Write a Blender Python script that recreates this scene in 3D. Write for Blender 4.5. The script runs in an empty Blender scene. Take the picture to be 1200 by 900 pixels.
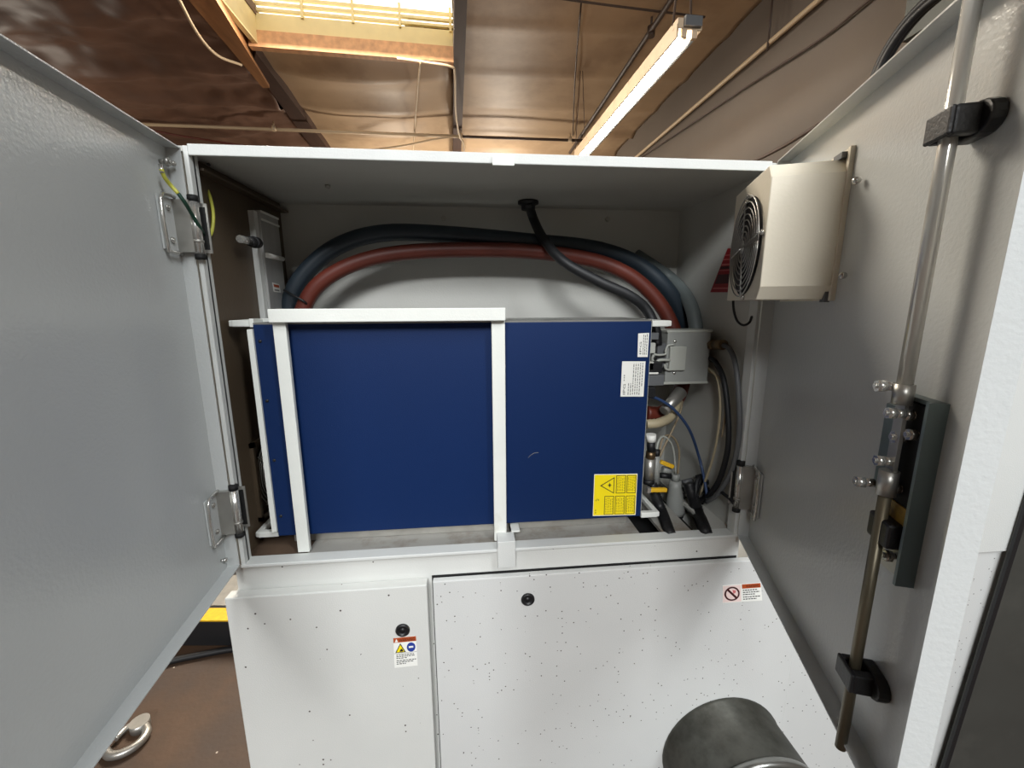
import bpy, bmesh, math, random
from mathutils import Vector, Matrix, noise
random.seed(7)
C = bpy.context.scene.collection

# ------------------------------------------------------------------ camera, world, lights, exposure
cam_data = bpy.data.cameras.new('camera')
cam_data.sensor_width = 36.0
cam_data.lens = 14.5740
cam_data.clip_start = 0.02
cam_data.clip_end = 100
cam = bpy.data.objects.new('camera', cam_data)
C.objects.link(cam)
cam.matrix_world = Matrix(((0.995182, 0.022897, -0.095332, 0), (-0.097939, 0.187428, -0.977384, 0), (-0.004511, 0.982011, 0.188767, 1.5), (0, 0, 0, 1)))
scene = bpy.context.scene
scene.camera = cam
scene.view_settings.view_transform = 'Standard'
scene.view_settings.look = 'None'
scene.view_settings.gamma = 1.0
scene.view_settings.exposure = 0.0

world = bpy.data.worlds.new('sky'); scene.world = world
world.use_nodes = True
bg = world.node_tree.nodes['Background']
bg.inputs[0].default_value = (0.93, 0.96, 1.0, 1)
bg.inputs[1].default_value = 1.2


def area_light(name, loc, target, sx, sy, power, col):
    l = bpy.data.lights.new(name, 'AREA'); l.shape = 'RECTANGLE'
    l.size = sx; l.size_y = sy; l.energy = power; l.color = col
    o = bpy.data.objects.new(name, l); C.objects.link(o); o.location = loc
    o.rotation_euler = (Vector(target) - Vector(loc)).to_track_quat('-Z', 'Y').to_euler()
    return o


# daylight falling through the skylight in view
area_light('skylight_daylight', (-1.2, 4.5, 4.47), (-1.2, 4.5, 0), 2.0, 2.0, 420, (1.0, 0.90, 0.76))
# light from front above as an unseen skylight; the other lights are added fill
area_light('shop_skylight', (-0.6, -3.8, 4.38), (-0.4, -1.6, 0), 2.2, 2.2, 600, (0.97, 0.99, 1.0))
area_light('side_fill_light', (1.5, -1.5, 4.1), (0.0, 0.4, 1.2), 0.4, 2.4, 105, (0.92, 0.97, 1.0))  # added fill from the right front to brighten the left door


def ceiling_fill(x, y, z, power):  # added point lights, hidden from view, that brighten the ceiling
    l = bpy.data.lights.new('ceiling_fill', 'POINT'); l.energy = power; l.shadow_soft_size = 0.25; l.color = (1.0, 0.90, 0.76)
    o = bpy.data.objects.new('ceiling_fill', l); C.objects.link(o); o.location = (x, y, z)


ceiling_fill(-6.0, 6.5, 3.2, 46)
ceiling_fill(-1.4, 9.3, 3.0, 130)
ceiling_fill(0.7, 9.3, 3.0, 190)


# ------------------------------------------------------------------ helpers
def lin(c):
    return tuple((v / 255 / 12.92 if v <= 10 else ((v / 255 + 0.055) / 1.055) ** 2.4) for v in c)


def material(name, col, rough=0.5, metal=0.0, var=0.0, vscale=6.0, bump=0.0, bscale=300.0, emit=None, estr=0.0,
             speck=None, stain=None, stain_scale=3.0, stain_lo=0.5, stain_hi=0.7, stretch=None, spec=None, alpha=None):
    m = bpy.data.materials.new(name); m.use_nodes = True
    nt = m.node_tree; N = nt.nodes; L = nt.links
    b = N['Principled BSDF']
    c = lin(col)
    b.inputs['Base Color'].default_value = (*c, 1)
    b.inputs['Roughness'].default_value = rough
    b.inputs['Metallic'].default_value = metal
    if spec is not None: b.inputs['Specular IOR Level'].default_value = spec
    if alpha is not None: b.inputs['Alpha'].default_value = alpha
    tc = N.new('ShaderNodeTexCoord'); vec = tc.outputs['Object']
    if stretch:
        mp = N.new('ShaderNodeMapping'); mp.inputs['Scale'].default_value = stretch
        L.new(vec, mp.inputs[0]); vec = mp.outputs[0]
    cur = None

    def mix(fac, a, bcol):
        x = N.new('ShaderNodeMix'); x.data_type = 'RGBA'
        L.new(fac, x.inputs[0])
        if a is None: x.inputs[6].default_value = (*c, 1)
        else: L.new(a, x.inputs[6])
        if isinstance(bcol, tuple): x.inputs[7].default_value = (*bcol, 1)
        else: L.new(bcol, x.inputs[7])
        return x.outputs[2]
    if var:
        n = N.new('ShaderNodeTexNoise'); n.inputs['Scale'].default_value = vscale; n.inputs['Detail'].default_value = 6
        L.new(vec, n.inputs['Vector'])
        r = N.new('ShaderNodeMapRange'); r.inputs[1].default_value = 0.3; r.inputs[2].default_value = 0.7
        L.new(n.outputs[0], r.inputs[0])
        dark = tuple(v * (1 - var) for v in c)
        cur = mix(r.outputs[0], cur, dark)
    if stain:
        n = N.new('ShaderNodeTexNoise'); n.inputs['Scale'].default_value = stain_scale; n.inputs['Detail'].default_value = 8
        n.inputs['Roughness'].default_value = 0.65
        L.new(vec, n.inputs['Vector'])
        r = N.new('ShaderNodeMapRange'); r.inputs[1].default_value = stain_lo; r.inputs[2].default_value = stain_hi
        L.new(n.outputs[0], r.inputs[0])
        cur = mix(r.outputs[0], cur, lin(stain))
    if speck:
        scol, sscale, keep, rad = speck
        v = N.new('ShaderNodeTexVoronoi'); v.inputs['Scale'].default_value = sscale
        L.new(tc.outputs['Object'], v.inputs['Vector'])
        lt = N.new('ShaderNodeMath'); lt.operation = 'LESS_THAN'; lt.inputs[1].default_value = rad
        L.new(v.outputs['Distance'], lt.inputs[0])
        sep = N.new('ShaderNodeSeparateColor'); L.new(v.outputs['Color'], sep.inputs[0])
        n = N.new('ShaderNodeTexNoise'); n.inputs['Scale'].default_value = 3.5; L.new(tc.outputs['Object'], n.inputs['Vector'])
        ad = N.new('ShaderNodeMath'); ad.operation = 'MULTIPLY'; ad.inputs[1].default_value = 1.0
        L.new(n.outputs[0], ad.inputs[0])
        k = N.new('ShaderNodeMath'); k.operation = 'LESS_THAN'; L.new(sep.outputs[0], k.inputs[0])
        k2 = N.new('ShaderNodeMath'); k2.operation = 'MULTIPLY'; k2.inputs[1].default_value = keep * 2
        L.new(ad.outputs[0], k2.inputs[0]); L.new(k2.outputs[0], k.inputs[1])
        mu = N.new('ShaderNodeMath'); mu.operation = 'MULTIPLY'
        L.new(lt.outputs[0], mu.inputs[0]); L.new(k.outputs[0], mu.inputs[1])
        cur = mix(mu.outputs[0], cur, lin(scol))
    if cur is not None: L.new(cur, b.inputs['Base Color'])
    if bump:
        n = N.new('ShaderNodeTexNoise'); n.inputs['Scale'].default_value = bscale; n.inputs['Detail'].default_value = 2
        L.new(vec, n.inputs['Vector'])
        bp = N.new('ShaderNodeBump'); bp.inputs['Strength'].default_value = bump; bp.inputs['Distance'].default_value = 0.002
        L.new(n.outputs[0], bp.inputs['Height']); L.new(bp.outputs[0], b.inputs['Normal'])
    if emit:
        b.inputs['Emission Color'].default_value = (*lin(emit), 1); b.inputs['Emission Strength'].default_value = estr
    return m


M = {}
M['paint'] = material('white_paint', (214, 216, 213), 0.42, 0, 0.05, 5, 0.25, 420)
M['paint_door'] = material('grey_white_door_paint', (202, 205, 204), 0.24, 0, 0.05, 4, 0.22, 210, spec=0.6)
M['paint_worn'] = material('white_worn_paint', (214, 215, 211), 0.42, 0, 0.05, 5, 0.2, 420, speck=((60, 50, 45), 60, 0.10, 0.12))
M['paint_speck'] = material('white_speckled_paint', (212, 213, 211), 0.38, 0, 0.06, 4, 0.2, 420, speck=((58, 50, 46), 110, 0.22, 0.16))
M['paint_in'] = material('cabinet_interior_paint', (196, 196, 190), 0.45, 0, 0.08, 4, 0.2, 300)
M['paint_in_left'] = material('cabinet_left_side_brown', (92, 78, 62), 0.5, 0, 0.25, 5, 0.2, 200)  # left side wall, darker and browner than the other interior panels
M['rail_white'] = material('white_frame_paint', (232, 234, 228), 0.45, 0, 0.06, 12, 0.15, 300, stain=(196, 190, 170), stain_scale=9, stain_lo=0.6, stain_hi=0.85)
M['lip'] = material('lip_white_paint', (214, 216, 213), 0.45, 0, 0.06, 12, 0.15, 300)
M['header'] = material('sunlit_header_board', (226, 172, 124), 0.6, 0, 0.3, 5, 0.3, 40, stretch=(3, 0.5, 3))  # roof timber lightened: the skylight's bounce is put into the colour
M['blue'] = material('blue_enamel', (8, 37, 82), 0.5, 0, 0.06, 3, 0.15, 500, spec=0.25)
M['lid'] = material('galvanised_lid', (150, 150, 146), 0.4, 0.6, 0.1, 20)
M['steel'] = material('bright_steel', (212, 211, 206), 0.22, 0.75, 0.12, 30)
M['zinc'] = material('zinc_plated', (186, 184, 178), 0.38, 0.75, 0.2, 25)
M['brushed'] = material('brushed_aluminium', (186, 186, 184), 0.32, 0.35, 0.15, 40, stretch=(1, 1, 0.08))
M['rodm'] = material('lock_rod_steel', (218, 216, 208), 0.2, 0.4, 0.25, 18, stretch=(1, 1, 0.2))
M['rod_dirty'] = material('greasy_rod_steel', (130, 122, 102), 0.4, 0.6, 0.4, 30, stretch=(1, 1, 0.25))
M['black'] = material('black_plastic', (26, 26, 28), 0.45, 0, 0.1, 40, 0.2, 300)
M['rubber'] = material('black_rubber', (24, 25, 28), 0.55, 0, 0.2, 30)
M['dark'] = material('dark_recess', (14, 14, 15), 0.7)
M['slate'] = material('dark_slate_paint', (112, 126, 128), 0.4, 0.3, 0.1, 10)
M['red_hose'] = material('red_rubber_hose', (100, 40, 27), 0.5, 0, 0.25, 15)
M['grey_hose'] = material('grey_hose', (100, 108, 108), 0.5, 0, 0.15, 15)
M['blue_black_hose'] = material('blue_black_hose', (34, 46, 56), 0.5, 0, 0.2, 15)
M['beige'] = material('beige_plastic', (172, 160, 132), 0.5, 0, 0.1, 20)
M['beige_d'] = material('dirty_beige_cable', (150, 134, 108), 0.5, 0, 0.15, 20)
M['grey_pl'] = material('grey_plastic', (150, 152, 148), 0.45, 0, 0.08, 20)
M['grey_lt'] = material('light_grey_plastic', (178, 180, 172), 0.45, 0, 0.08, 20)
M['grey_dk'] = material('dark_grey_plastic', (96, 98, 100), 0.45)
M['brass'] = material('tarnished_brass', (140, 118, 90), 0.4, 0.9, 0.3, 30)
M['yellow'] = material('yellow_plastic', (226, 178, 40), 0.45)
M['yellow_wire'] = material('yellow_insulation', (206, 204, 84), 0.45)
M['green_wire'] = material('dark_green_insulation', (22, 58, 44), 0.45)
M['blue_wire'] = material('blue_insulation', (44, 66, 104), 0.45)
M['yellow_pad'] = material('worn_yellow_label', (186, 150, 62), 0.6, 0, 0.3, 60, stain=(120, 90, 50), stain_scale=80)
M['fan_box'] = material('cream_fan_box_paint', (240, 232, 212), 0.42, 0, 0.05, 5, 0.12, 200)
M['tray'] = material('dusty_floor_tray', (172, 170, 164), 0.5, 0.2, 0.15, 8, stain=(128, 116, 100), stain_scale=8)
M['dirty'] = material('brown_dirty_floor', (104, 84, 68), 0.7, 0, 0.4, 14)
M['duct'] = material('weathered_galvanised', (104, 104, 98), 0.42, 0.75, 0.35, 14, stain=(66, 66, 60), stain_scale=9, stain_lo=0.45, stain_hi=0.7)
M['duct_rim'] = material('bright_galvanised', (150, 150, 146), 0.3, 0.9, 0.2, 20)
M['s_white'] = material('sticker_white', (240, 240, 234), 0.5)
M['s_ink'] = material('sticker_ink', (30, 28, 30), 0.6)
M['s_grey'] = material('sticker_grey_print', (120, 120, 118), 0.6)
M['s_yellow'] = material('sticker_yellow', (250, 226, 16), 0.5)
M['s_olive'] = material('sticker_small_print', (176, 158, 20), 0.6)
M['s_orange'] = material('sticker_orange', (176, 78, 36), 0.5)
M['s_blue'] = material('sticker_blue', (36, 62, 150), 0.5)
M['s_pink'] = material('sticker_pink_white', (236, 214, 208), 0.5)
M['s_maroon'] = material('sticker_maroon', (64, 16, 20), 0.5)
M['s_red'] = material('sticker_red', (150, 22, 32), 0.45)
M['s_redlt'] = material('sticker_red_line', (206, 110, 110), 0.5)
M['kraft'] = material('brown_kraft_insulation', (128, 98, 82), 0.5, 0, 0.25, 2.2, 0.5, 9, stain=(104, 78, 64), stain_scale=1.3, stain_lo=0.45, stain_hi=0.75)
M['kraft2'] = material('tan_insulation_facing', (184, 156, 124), 0.52, 0, 0.15, 2.0, 0.4, 8, stain=(150, 122, 94), stain_scale=1.0, stain_lo=0.5, stain_hi=0.8)
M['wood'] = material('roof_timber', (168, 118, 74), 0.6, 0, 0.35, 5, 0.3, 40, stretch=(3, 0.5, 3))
M['wood_dk'] = material('dark_roof_timber', (74, 50, 38), 0.65, 0, 0.35, 5, 0.3, 40, stretch=(3, 0.5, 3))
M['cream'] = material('cream_trim', (232, 214, 160), 0.55, 0, 0.1, 5)
M['pipe_cream'] = material('cream_pipe_paint', (206, 184, 152), 0.5)
M['pipe_dk'] = material('dark_conduit', (78, 62, 52), 0.5)
M['wall'] = material('tan_wall_paint', (112, 102, 92), 0.7, 0, 0.1, 1.5, 0.2, 30)
M['conc'] = material('stained_brown_concrete', (80, 58, 40), 0.65, 0, 0.45, 5, 0.4, 60, speck=((190, 180, 166), 26, 0.07, 0.09), stain=(66, 52, 44), stain_scale=2.5, stain_lo=0.4, stain_hi=0.7)
M['tube_on'] = material('lit_fluorescent_tube', (255, 255, 250), 0.4, emit=(255, 250, 240), estr=60)
M['tube_off'] = material('unlit_fluorescent_tube', (150, 148, 142), 0.2)
M['fixture'] = material('dusty_fixture_enamel', (214, 190, 160), 0.5, 0, 0.15, 8, stain=(150, 110, 80), stain_scale=18, stain_lo=0.6, stain_hi=0.7)
M['sky'] = material('frosted_skylight_pane', (250, 250, 250), 0.5, emit=(255, 252, 244), estr=1.6)
M['deck'] = material('roof_deck_boards', (110, 84, 64), 0.7, 0, 0.3, 4)
M['panel_dk'] = material('dark_grey_sheet', (74, 74, 70), 0.45, 0.2, 0.2, 6, stain=(96, 95, 90), stain_scale=3, stain_lo=0.5, stain_hi=0.8)
M['panel_gr'] = material('dark_green_grey_box', (70, 74, 68), 0.5)
M['black_step'] = material('black_step_rubber', (34, 34, 36), 0.5)
M['yellow_edge'] = material('yellow_tread', (240, 190, 30), 0.5, 0, 0.2, 60)


class MB:
    """collects shapes in world coordinates; build() links them as ONE mesh object"""
    def __init__(self):
        self.bm = bmesh.new(); self.mi = 0; self.mats = []

    def use(self, m):
        if m not in self.mats: self.mats.append(m)
        self.mi = self.mats.index(m); return self

    def poly(self, pts):
        f = self.bm.faces.new([self.bm.verts.new(p) for p in pts]); f.material_index = self.mi; return f

    def hexa(self, p):       # p: 8 points, bottom ring then top ring
        v = [self.bm.verts.new(q) for q in p]
        for q in ((3, 2, 1, 0), (4, 5, 6, 7), (0, 1, 5, 4), (1, 2, 6, 5), (2, 3, 7, 6), (3, 0, 4, 7)):
            f = self.bm.faces.new([v[i] for i in q]); f.material_index = self.mi
        return self

    def box(self, x0, x1, y0, y1, z0, z1):
        return self.hexa([(x0, y0, z0), (x1, y0, z0), (x1, y1, z0), (x0, y1, z0), (x0, y0, z1), (x1, y0, z1), (x1, y1, z1), (x0, y1, z1)])

    def fbox(self, F, s0, s1, o0, o1, z0, z1):
        return self.hexa([F(s0, o0, z0), F(s1, o0, z0), F(s1, o1, z0), F(s0, o1, z0), F(s0, o0, z1), F(s1, o0, z1), F(s1, o1, z1), F(s0, o1, z1)])

    def prism(self, pts, vec):
        a = [Vector(p) for p in pts]; v = Vector(vec); n = len(a)
        A = [self.bm.verts.new(p) for p in a]; B = [self.bm.verts.new(p + v) for p in a]
        fs = [self.bm.faces.new(A[::-1]), self.bm.faces.new(B)]
        for i in range(n): fs.append(self.bm.faces.new([A[i], A[(i + 1) % n], B[(i + 1) % n], B[i]]))
        for f in fs: f.material_index = self.mi
        return self

    def bar(self, a, b, w, h, up=(0, 0, 1)):
        a = Vector(a); b = Vector(b); d = (b - a).normalized(); u = Vector(up)
        s = d.cross(u).normalized(); t = s.cross(d).normalized()
        s *= w / 2; t *= h / 2
        return self.hexa([a - s - t, b - s - t, b + s - t, a + s - t, a - s + t, b - s + t, b + s + t, a + s + t])

    def cyl(self, a, b, r, r2=None, seg=20, cap=True):
        a = Vector(a); b = Vector(b); d = (b - a).normalized()
        s = d.orthogonal().normalized(); t = d.cross(s)
        r2 = r if r2 is None else r2
        A, B = [], []
        for i in range(seg):
            k = 2 * math.pi * i / seg; q = s * math.cos(k) + t * math.sin(k)
            A.append(self.bm.verts.new(a + q * r)); B.append(self.bm.verts.new(b + q * r2))
        for i in range(seg):
            f = self.bm.faces.new([A[i], A[(i + 1) % seg], B[(i + 1) % seg], B[i]]); f.material_index = self.mi; f.smooth = True
        if cap:
            for ring in (A[::-1], B):
                f = self.bm.faces.new(ring); f.material_index = self.mi
        return self

    def lathe(self, prof, a, axis, seg=24):    # prof: (distance along axis, radius)
        a = Vector(a); d = Vector(axis).normalized(); s = d.orthogonal().normalized(); t = d.cross(s)
        rings = []
        for h, r in prof:
            rings.append([self.bm.verts.new(a + d * h + (s * math.cos(2 * math.pi * i / seg) + t * math.sin(2 * math.pi * i / seg)) * max(r, 1e-5)) for i in range(seg)])
        for A, B in zip(rings, rings[1:]):
            for i in range(seg):
                f = self.bm.faces.new([A[i], A[(i + 1) % seg], B[(i + 1) % seg], B[i]]); f.material_index = self.mi; f.smooth = True
        return self

    def tube(self, pts, r, seg=10, sub=6, ribs=0):
        P = [Vector(p) for p in pts]
        if len(P) > 2 and sub > 1:
            Q = [P[0] * 2 - P[1]] + P + [P[-1] * 2 - P[-2]]; out = []
            for i in range(1, len(Q) - 2):
                for k in range(sub):
                    t = k / sub; a, b, c, d = Q[i - 1], Q[i], Q[i + 1], Q[i + 2]
                    out.append(0.5 * ((2 * b) + (c - a) * t + (2 * a - 5 * b + 4 * c - d) * t * t + (3 * b - a - 3 * c + d) * t ** 3))
            out.append(P[-1]); P = out
        if ribs:
            out = []
            for a, b in zip(P, P[1:]):
                n = max(1, int((b - a).length / (ribs / 2)))
                for k in range(n): out.append(a.lerp(b, k / n))
            P = out + [P[-1]]
        prev = None; rings = []
        for i, p in enumerate(P):
            d = (P[min(i + 1, len(P) - 1)] - P[max(i - 1, 0)])
            d = d.normalized() if d.length > 1e-9 else Vector((0, 0, 1))
            s = d.orthogonal().normalized() if prev is None else (prev - d * prev.dot(d)).normalized()
            prev = s; t = d.cross(s)
            rr = r * (0.88 if (ribs and i % 2) else 1.0)
            rings.append([self.bm.verts.new(p + (s * math.cos(2 * math.pi * k / seg) + t * math.sin(2 * math.pi * k / seg)) * rr) for k in range(seg)])
        for A, B in zip(rings, rings[1:]):
            for i in range(seg):
                f = self.bm.faces.new([A[i], A[(i + 1) % seg], B[(i + 1) % seg], B[i]]); f.material_index = self.mi; f.smooth = True
        for ring in (rings[0][::-1], rings[-1]):
            f = self.bm.faces.new(ring); f.material_index = self.mi
        return self

    def hexbolt(self, a, d, r, h, shaft=0.0, sr=None):   # bolt head on a shank
        a = Vector(a); d = Vector(d).normalized()
        if shaft: self.cyl(a, a + d * shaft, sr or r * 0.5, seg=12)
        self.cyl(a + d * shaft, a + d * (shaft + h), r, seg=6)
        self.cyl(a + d * (shaft + h), a + d * (shaft + h + r * 0.3), r * 0.45, seg=10)
        return self

    def text(self, s, place, size=1.0):
        """place(x, y) maps the flat text box (0..1, 0..1) to a world point"""
        cu = bpy.data.curves.new('lettering', 'FONT'); cu.body = s; cu.resolution_u = 2
        o = bpy.data.objects.new('lettering', cu); C.objects.link(o)
        bpy.context.view_layer.update()
        me = bpy.data.meshes.new_from_object(o.evaluated_get(bpy.context.evaluated_depsgraph_get()))
        xs = [v.co.x for v in me.vertices]; ys = [v.co.y for v in me.vertices]
        x0, x1, y0, y1 = min(xs), max(xs), min(ys), max(ys)
        vs = [self.bm.verts.new(place((v.co.x - x0) / (x1 - x0), (v.co.y - y0) / (y1 - y0))) for v in me.vertices]
        for p in me.polygons:
            try:
                f = self.bm.faces.new([vs[i] for i in p.vertices]); f.material_index = self.mi
            except ValueError: pass
        bpy.data.objects.remove(o); bpy.data.meshes.remove(me); bpy.data.curves.remove(cu)

    def build(self, name, mat=None, parent=None, bevel=0.0, recalc=True, smooth=False):
        if recalc: bmesh.ops.recalc_face_normals(self.bm, faces=self.bm.faces)
        me = bpy.data.meshes.new(name)
        if parent is None:
            xs = [v.co for v in self.bm.verts]
            org = Vector(((min(v.x for v in xs) + max(v.x for v in xs)) / 2, (min(v.y for v in xs) + max(v.y for v in xs)) / 2, min(v.z for v in xs)))
        else:
            r = parent
            while r.parent: r = r.parent
            org = r.location.copy()
        bmesh.ops.translate(self.bm, verts=self.bm.verts, vec=-org)
        self.bm.to_mesh(me); self.bm.free()
        for m in (self.mats or [mat]): me.materials.append(M[m])
        if smooth:
            for p in me.polygons: p.use_smooth = True
        o = bpy.data.objects.new(name, me); C.objects.link(o)
        if parent is None: o.location = org
        else: o.parent = parent
        if bevel:
            b = o.modifiers.new('bevel', 'BEVEL'); b.width = bevel; b.segments = 2; b.limit_method = 'ANGLE'; b.angle_limit = math.radians(40)
        return o


def thing(name, loc, label, cat, group=None):
    o = bpy.data.objects.new(name, None); C.objects.link(o); o.location = loc; o.empty_display_size = 0.05
    return tag(o, label, cat, group)


def tag(o, label=None, cat=None, group=None, kind=None):
    if label: o['label'] = label
    if cat: o['category'] = cat
    if group: o['group'] = group
    if kind: o['kind'] = kind
    return o


def bx(name, mat, parent, x0, x1, y0, y1, z0, z1, bevel=0.0):
    return MB().box(x0, x1, y0, y1, z0, z1).build(name, mat, parent, bevel)


def quad_map(tl, tr, br, bl, off):
    tl, tr, br, bl = map(Vector, (tl, tr, br, bl)); n = (bl - tl).cross(tr - tl).normalized()
    if n.dot(Vector((0, 0, 1.5)) - tl) < 0: n = -n

    def f(u, v, h=0.0):   # u to the right, v upwards, h layers above the sheet
        return bl.lerp(br, u).lerp(tl.lerp(tr, u), v) + n * (off + h)
    return f


def sheet(mb, f, u0, u1, v0, v1, h):
    mb.poly([f(u0, v0, h), f(u1, v0, h), f(u1, v1, h), f(u0, v1, h)])


def slab(mb, f, h):       # the sticker's own thin body
    mb.hexa([f(0, 0, 0), f(1, 0, 0), f(1, 1, 0), f(0, 1, 0), f(0, 0, h), f(1, 0, h), f(1, 1, h), f(0, 1, h)])


def frame_box(mb, f, u0, u1, v0, v1, t, h, tv=None):
    tv = tv or t
    sheet(mb, f, u0, u1, v0, v0 + tv, h); sheet(mb, f, u0, u1, v1 - tv, v1, h)
    sheet(mb, f, u0, u0 + t, v0, v1, h); sheet(mb, f, u1 - t, u1, v0, v1, h)


# ------------------------------------------------------------------ the building
FLOOR = 0.0; CEIL = 4.5
tag(bx('floor', 'conc', None, -9, 3.2, -8, 14, -0.1, 0), 'stained brown concrete floor', None, None, 'structure')
tag(bx('wall_right', 'wall', None, 3.0, 3.15, -8, 14, 0, 5.2), 'tan painted side wall', None, None, 'structure')
tag(bx('wall_left', 'wall', None, -9.15, -9, -8, 14, 0, 5.2), None, None, None, 'structure')
tag(bx('wall_back', 'wall', None, -9, 3, 14, 14.15, 0, 5.2), None, None, None, 'structure')
tag(bx('wall_front', 'wall', None, -9, 3, -8.15, -8, 0, 5.2), None, None, None, 'structure')


def bay(name, mat, parent, xl0, xl1, xr0, xr1, y0, y1, nx, ny, zfun):
    """a sagging insulation sheet: left edge x runs xl0..xl1, right edge xr0..xr1 from y0 to y1"""
    mb = MB(); rows = []
    for j in range(ny + 1):
        t = j / ny; y = y0 + (y1 - y0) * t; row = []
        for i in range(nx + 1):
            s = i / nx
            x = (xl0 + (xl1 - xl0) * t) * (1 - s) + (xr0 + (xr1 - xr0) * t) * s
            row.append(mb.bm.verts.new((x, y, zfun(s, t, x, y))))
        rows.append(row)
    for j in range(ny):
        for i in range(nx):
            f = mb.bm.faces.new([rows[j][i], rows[j][i + 1], rows[j + 1][i + 1], rows[j + 1][i]]); f.smooth = True
    o = mb.build(name, mat, parent, recalc=False)
    sm = o.modifiers.new('thick', 'SOLIDIFY'); sm.thickness = 0.01; sm.offset = 1
    return o


# roof deck with the skylight opening (x -2.35..-0.12, y 3.4..5.75)
deck = MB()
for r in ((-9, -2.35, -8, 14), (-0.1, 3.0, -8, 14), (-2.35, -0.1, -8, 3.4), (-2.35, -0.1, 5.85, 14)):
    deck.box(r[0], r[1], r[2], r[3], 4.75, 4.85)
ceiling = deck.build('ceiling', 'deck'); tag(ceiling, 'roof deck lined with brown insulation sheets', None, None, 'structure')


def z_left(s, t, x, y):
    fold = abs(((y * 1.05 + 0.25 * noise.noise((x * 0.5, y * 0.4, 0))) % 1.0) - 0.5)
    return CEIL - 0.02 - 0.22 * (0.5 - fold) ** 1.6 - 0.10 * math.sin(math.pi * s) + 0.10 * noise.noise((x * 0.9, y * 2.1, 3)) + 0.05 * noise.noise((x * 2.4, y * 4.2, 9)) + 0.02 * noise.noise((x * 6, y * 8, 2))


def z_mid(s, t, x, y):
    e = math.sin(math.pi * min(1, max(0, s))) ** 0.5
    fold = abs((((y - 5.85) / 0.95) % 1.0) - 0.5)
    return CEIL + 0.05 - e * (0.05 + 0.10 * (1 - 2 * fold) ** 1.5) - 0.03 * noise.noise((x * 1.2, y * 1.2, 5))


def z_right(s, t, x, y):
    fold = abs((((y + 0.04 * x) / 0.95) % 1.0) - 0.5)
    e = 1.0 if y < 7.3 else 1 + 3 * min(1, (y - 7.3))
    return CEIL + 0.01 - e * 0.022 * max(0, 1 - 6 * fold) - 0.010 * (1 - 2 * fold) + 0.022 * noise.noise((x * 0.8, y * 0.9, 1))


bay('insulation_sheet', 'kraft', ceiling, -8, -8, -2.50, -2.95, 3.0, 11, 110, 160, z_left)
bay('insulation_sheet', 'kraft', ceiling, -9, -9, -2.3, -2.50, -8, 3.0, 12, 30, z_left)
bay('insulation_sheet', 'kraft2', ceiling, -2.55, -2.85, -0.14, -0.3, 5.86, 11, 36, 80, z_mid)
bay('insulation_sheet', 'kraft2', ceiling, -2.3, -2.35, -0.1, -0.1, -8, 3.35, 10, 20, z_mid)
bay('insulation_sheet', 'kraft2', ceiling, -0.04, -0.30, 3.0, 3.0, 3.0, 11, 50, 100, z_right)
bay('insulation_sheet', 'kraft2', ceiling, -0.0, -0.04, 3.0, 3.0, -8, 3.0, 10, 30, z_right)

# timber beams along the roof; the left one split, light and shade coloured in
mb = MB(); a0 = Vector((-2.6052, 4.8459, 4.3600)); a1 = Vector((-2.6997, 6.4934, 4.3600)); b0 = Vector((-2.3473, 4.8225, 4.3600)); b1 = Vector((-2.6091, 6.4854, 4.3600))
ea = (a0 - a1) * 1.9; eb = (b0 - b1) * 1.9; up = Vector((0, 0, 0.32))
mb.hexa([a0 + ea, b0 + eb, b1, a1, a0 + ea + up, b0 + eb + up, b1 + up, a1 + up])
tag(mb.build('trim_1', 'wood'), 'skylit length of the left roof beam, coloured a lighter orange brown than its shaded rest', None, None, 'structure')
mb = MB(); a0 = Vector((-2.6124, 6.0569, 4.4000)); a1 = Vector((-2.8976, 8.8334, 4.4000)); b0 = Vector((-2.4280, 5.7559, 4.4000)); b1 = Vector((-2.6108, 8.8090, 4.4000))
ea = (a1 - a0) * 0.4; eb = (b1 - b0) * 0.4; up = Vector((0, 0, 0.28))
mb.hexa([a0, b0, b1 + eb, a1 + ea, a0 + up, b0 + up, b1 + eb + up, a1 + ea + up])
tag(mb.build('trim_3', 'wood_dk'), 'far length of the left roof beam, shade put into its dark colour', None, None, 'structure')
mb = MB(); a0 = Vector((-0.0915, 4.6814, 4.4000)); a1 = Vector((-0.2662, 8.7892, 4.4000)); b0 = Vector((-0.0091, 4.6739, 4.4000)); b1 = Vector((-0.1019, 8.7753, 4.4000))
e0 = (a0 - a1) * 1.6; e1 = (a1 - a0) * 0.3; up = Vector((0, 0, 0.28))
mb.hexa([a0 + e0, b0 + e0, b1 + e1, a1 + e1, a0 + e0 + up, b0 + e0 + up, b1 + e1 + up, a1 + e1 + up])
tag(mb.build('trim_2', 'wood_dk'), 'dark roof beam right of the skylight', None, None, 'structure')

# skylight: timber header, cream curb, bars, frosted pane
sk = thing('window_1', (-1.3, 5.8, 4.5), 'roof skylight with glowing white pane', None); tag(sk, kind='structure')
A = Vector((-2.46, 5.66, 4.5)); B = Vector((-0.13, 5.78, 4.5))
hd = (B - A).normalized(); hn = Vector((-hd.y, hd.x, 0))


def along(t, z, o=0.0): return A.lerp(B, t) + Vector((0, 0, z)) + hn * o


def strip(mb, z0, z1, o0, o1, t0=0.0, t1=1.0):
    mb.hexa([along(t0, z0, o0), along(t1, z0, o0), along(t1, z0, o1), along(t0, z0, o1), along(t0, z1, o0), along(t1, z1, o0), along(t1, z1, o1), along(t0, z1, o1)])


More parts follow.
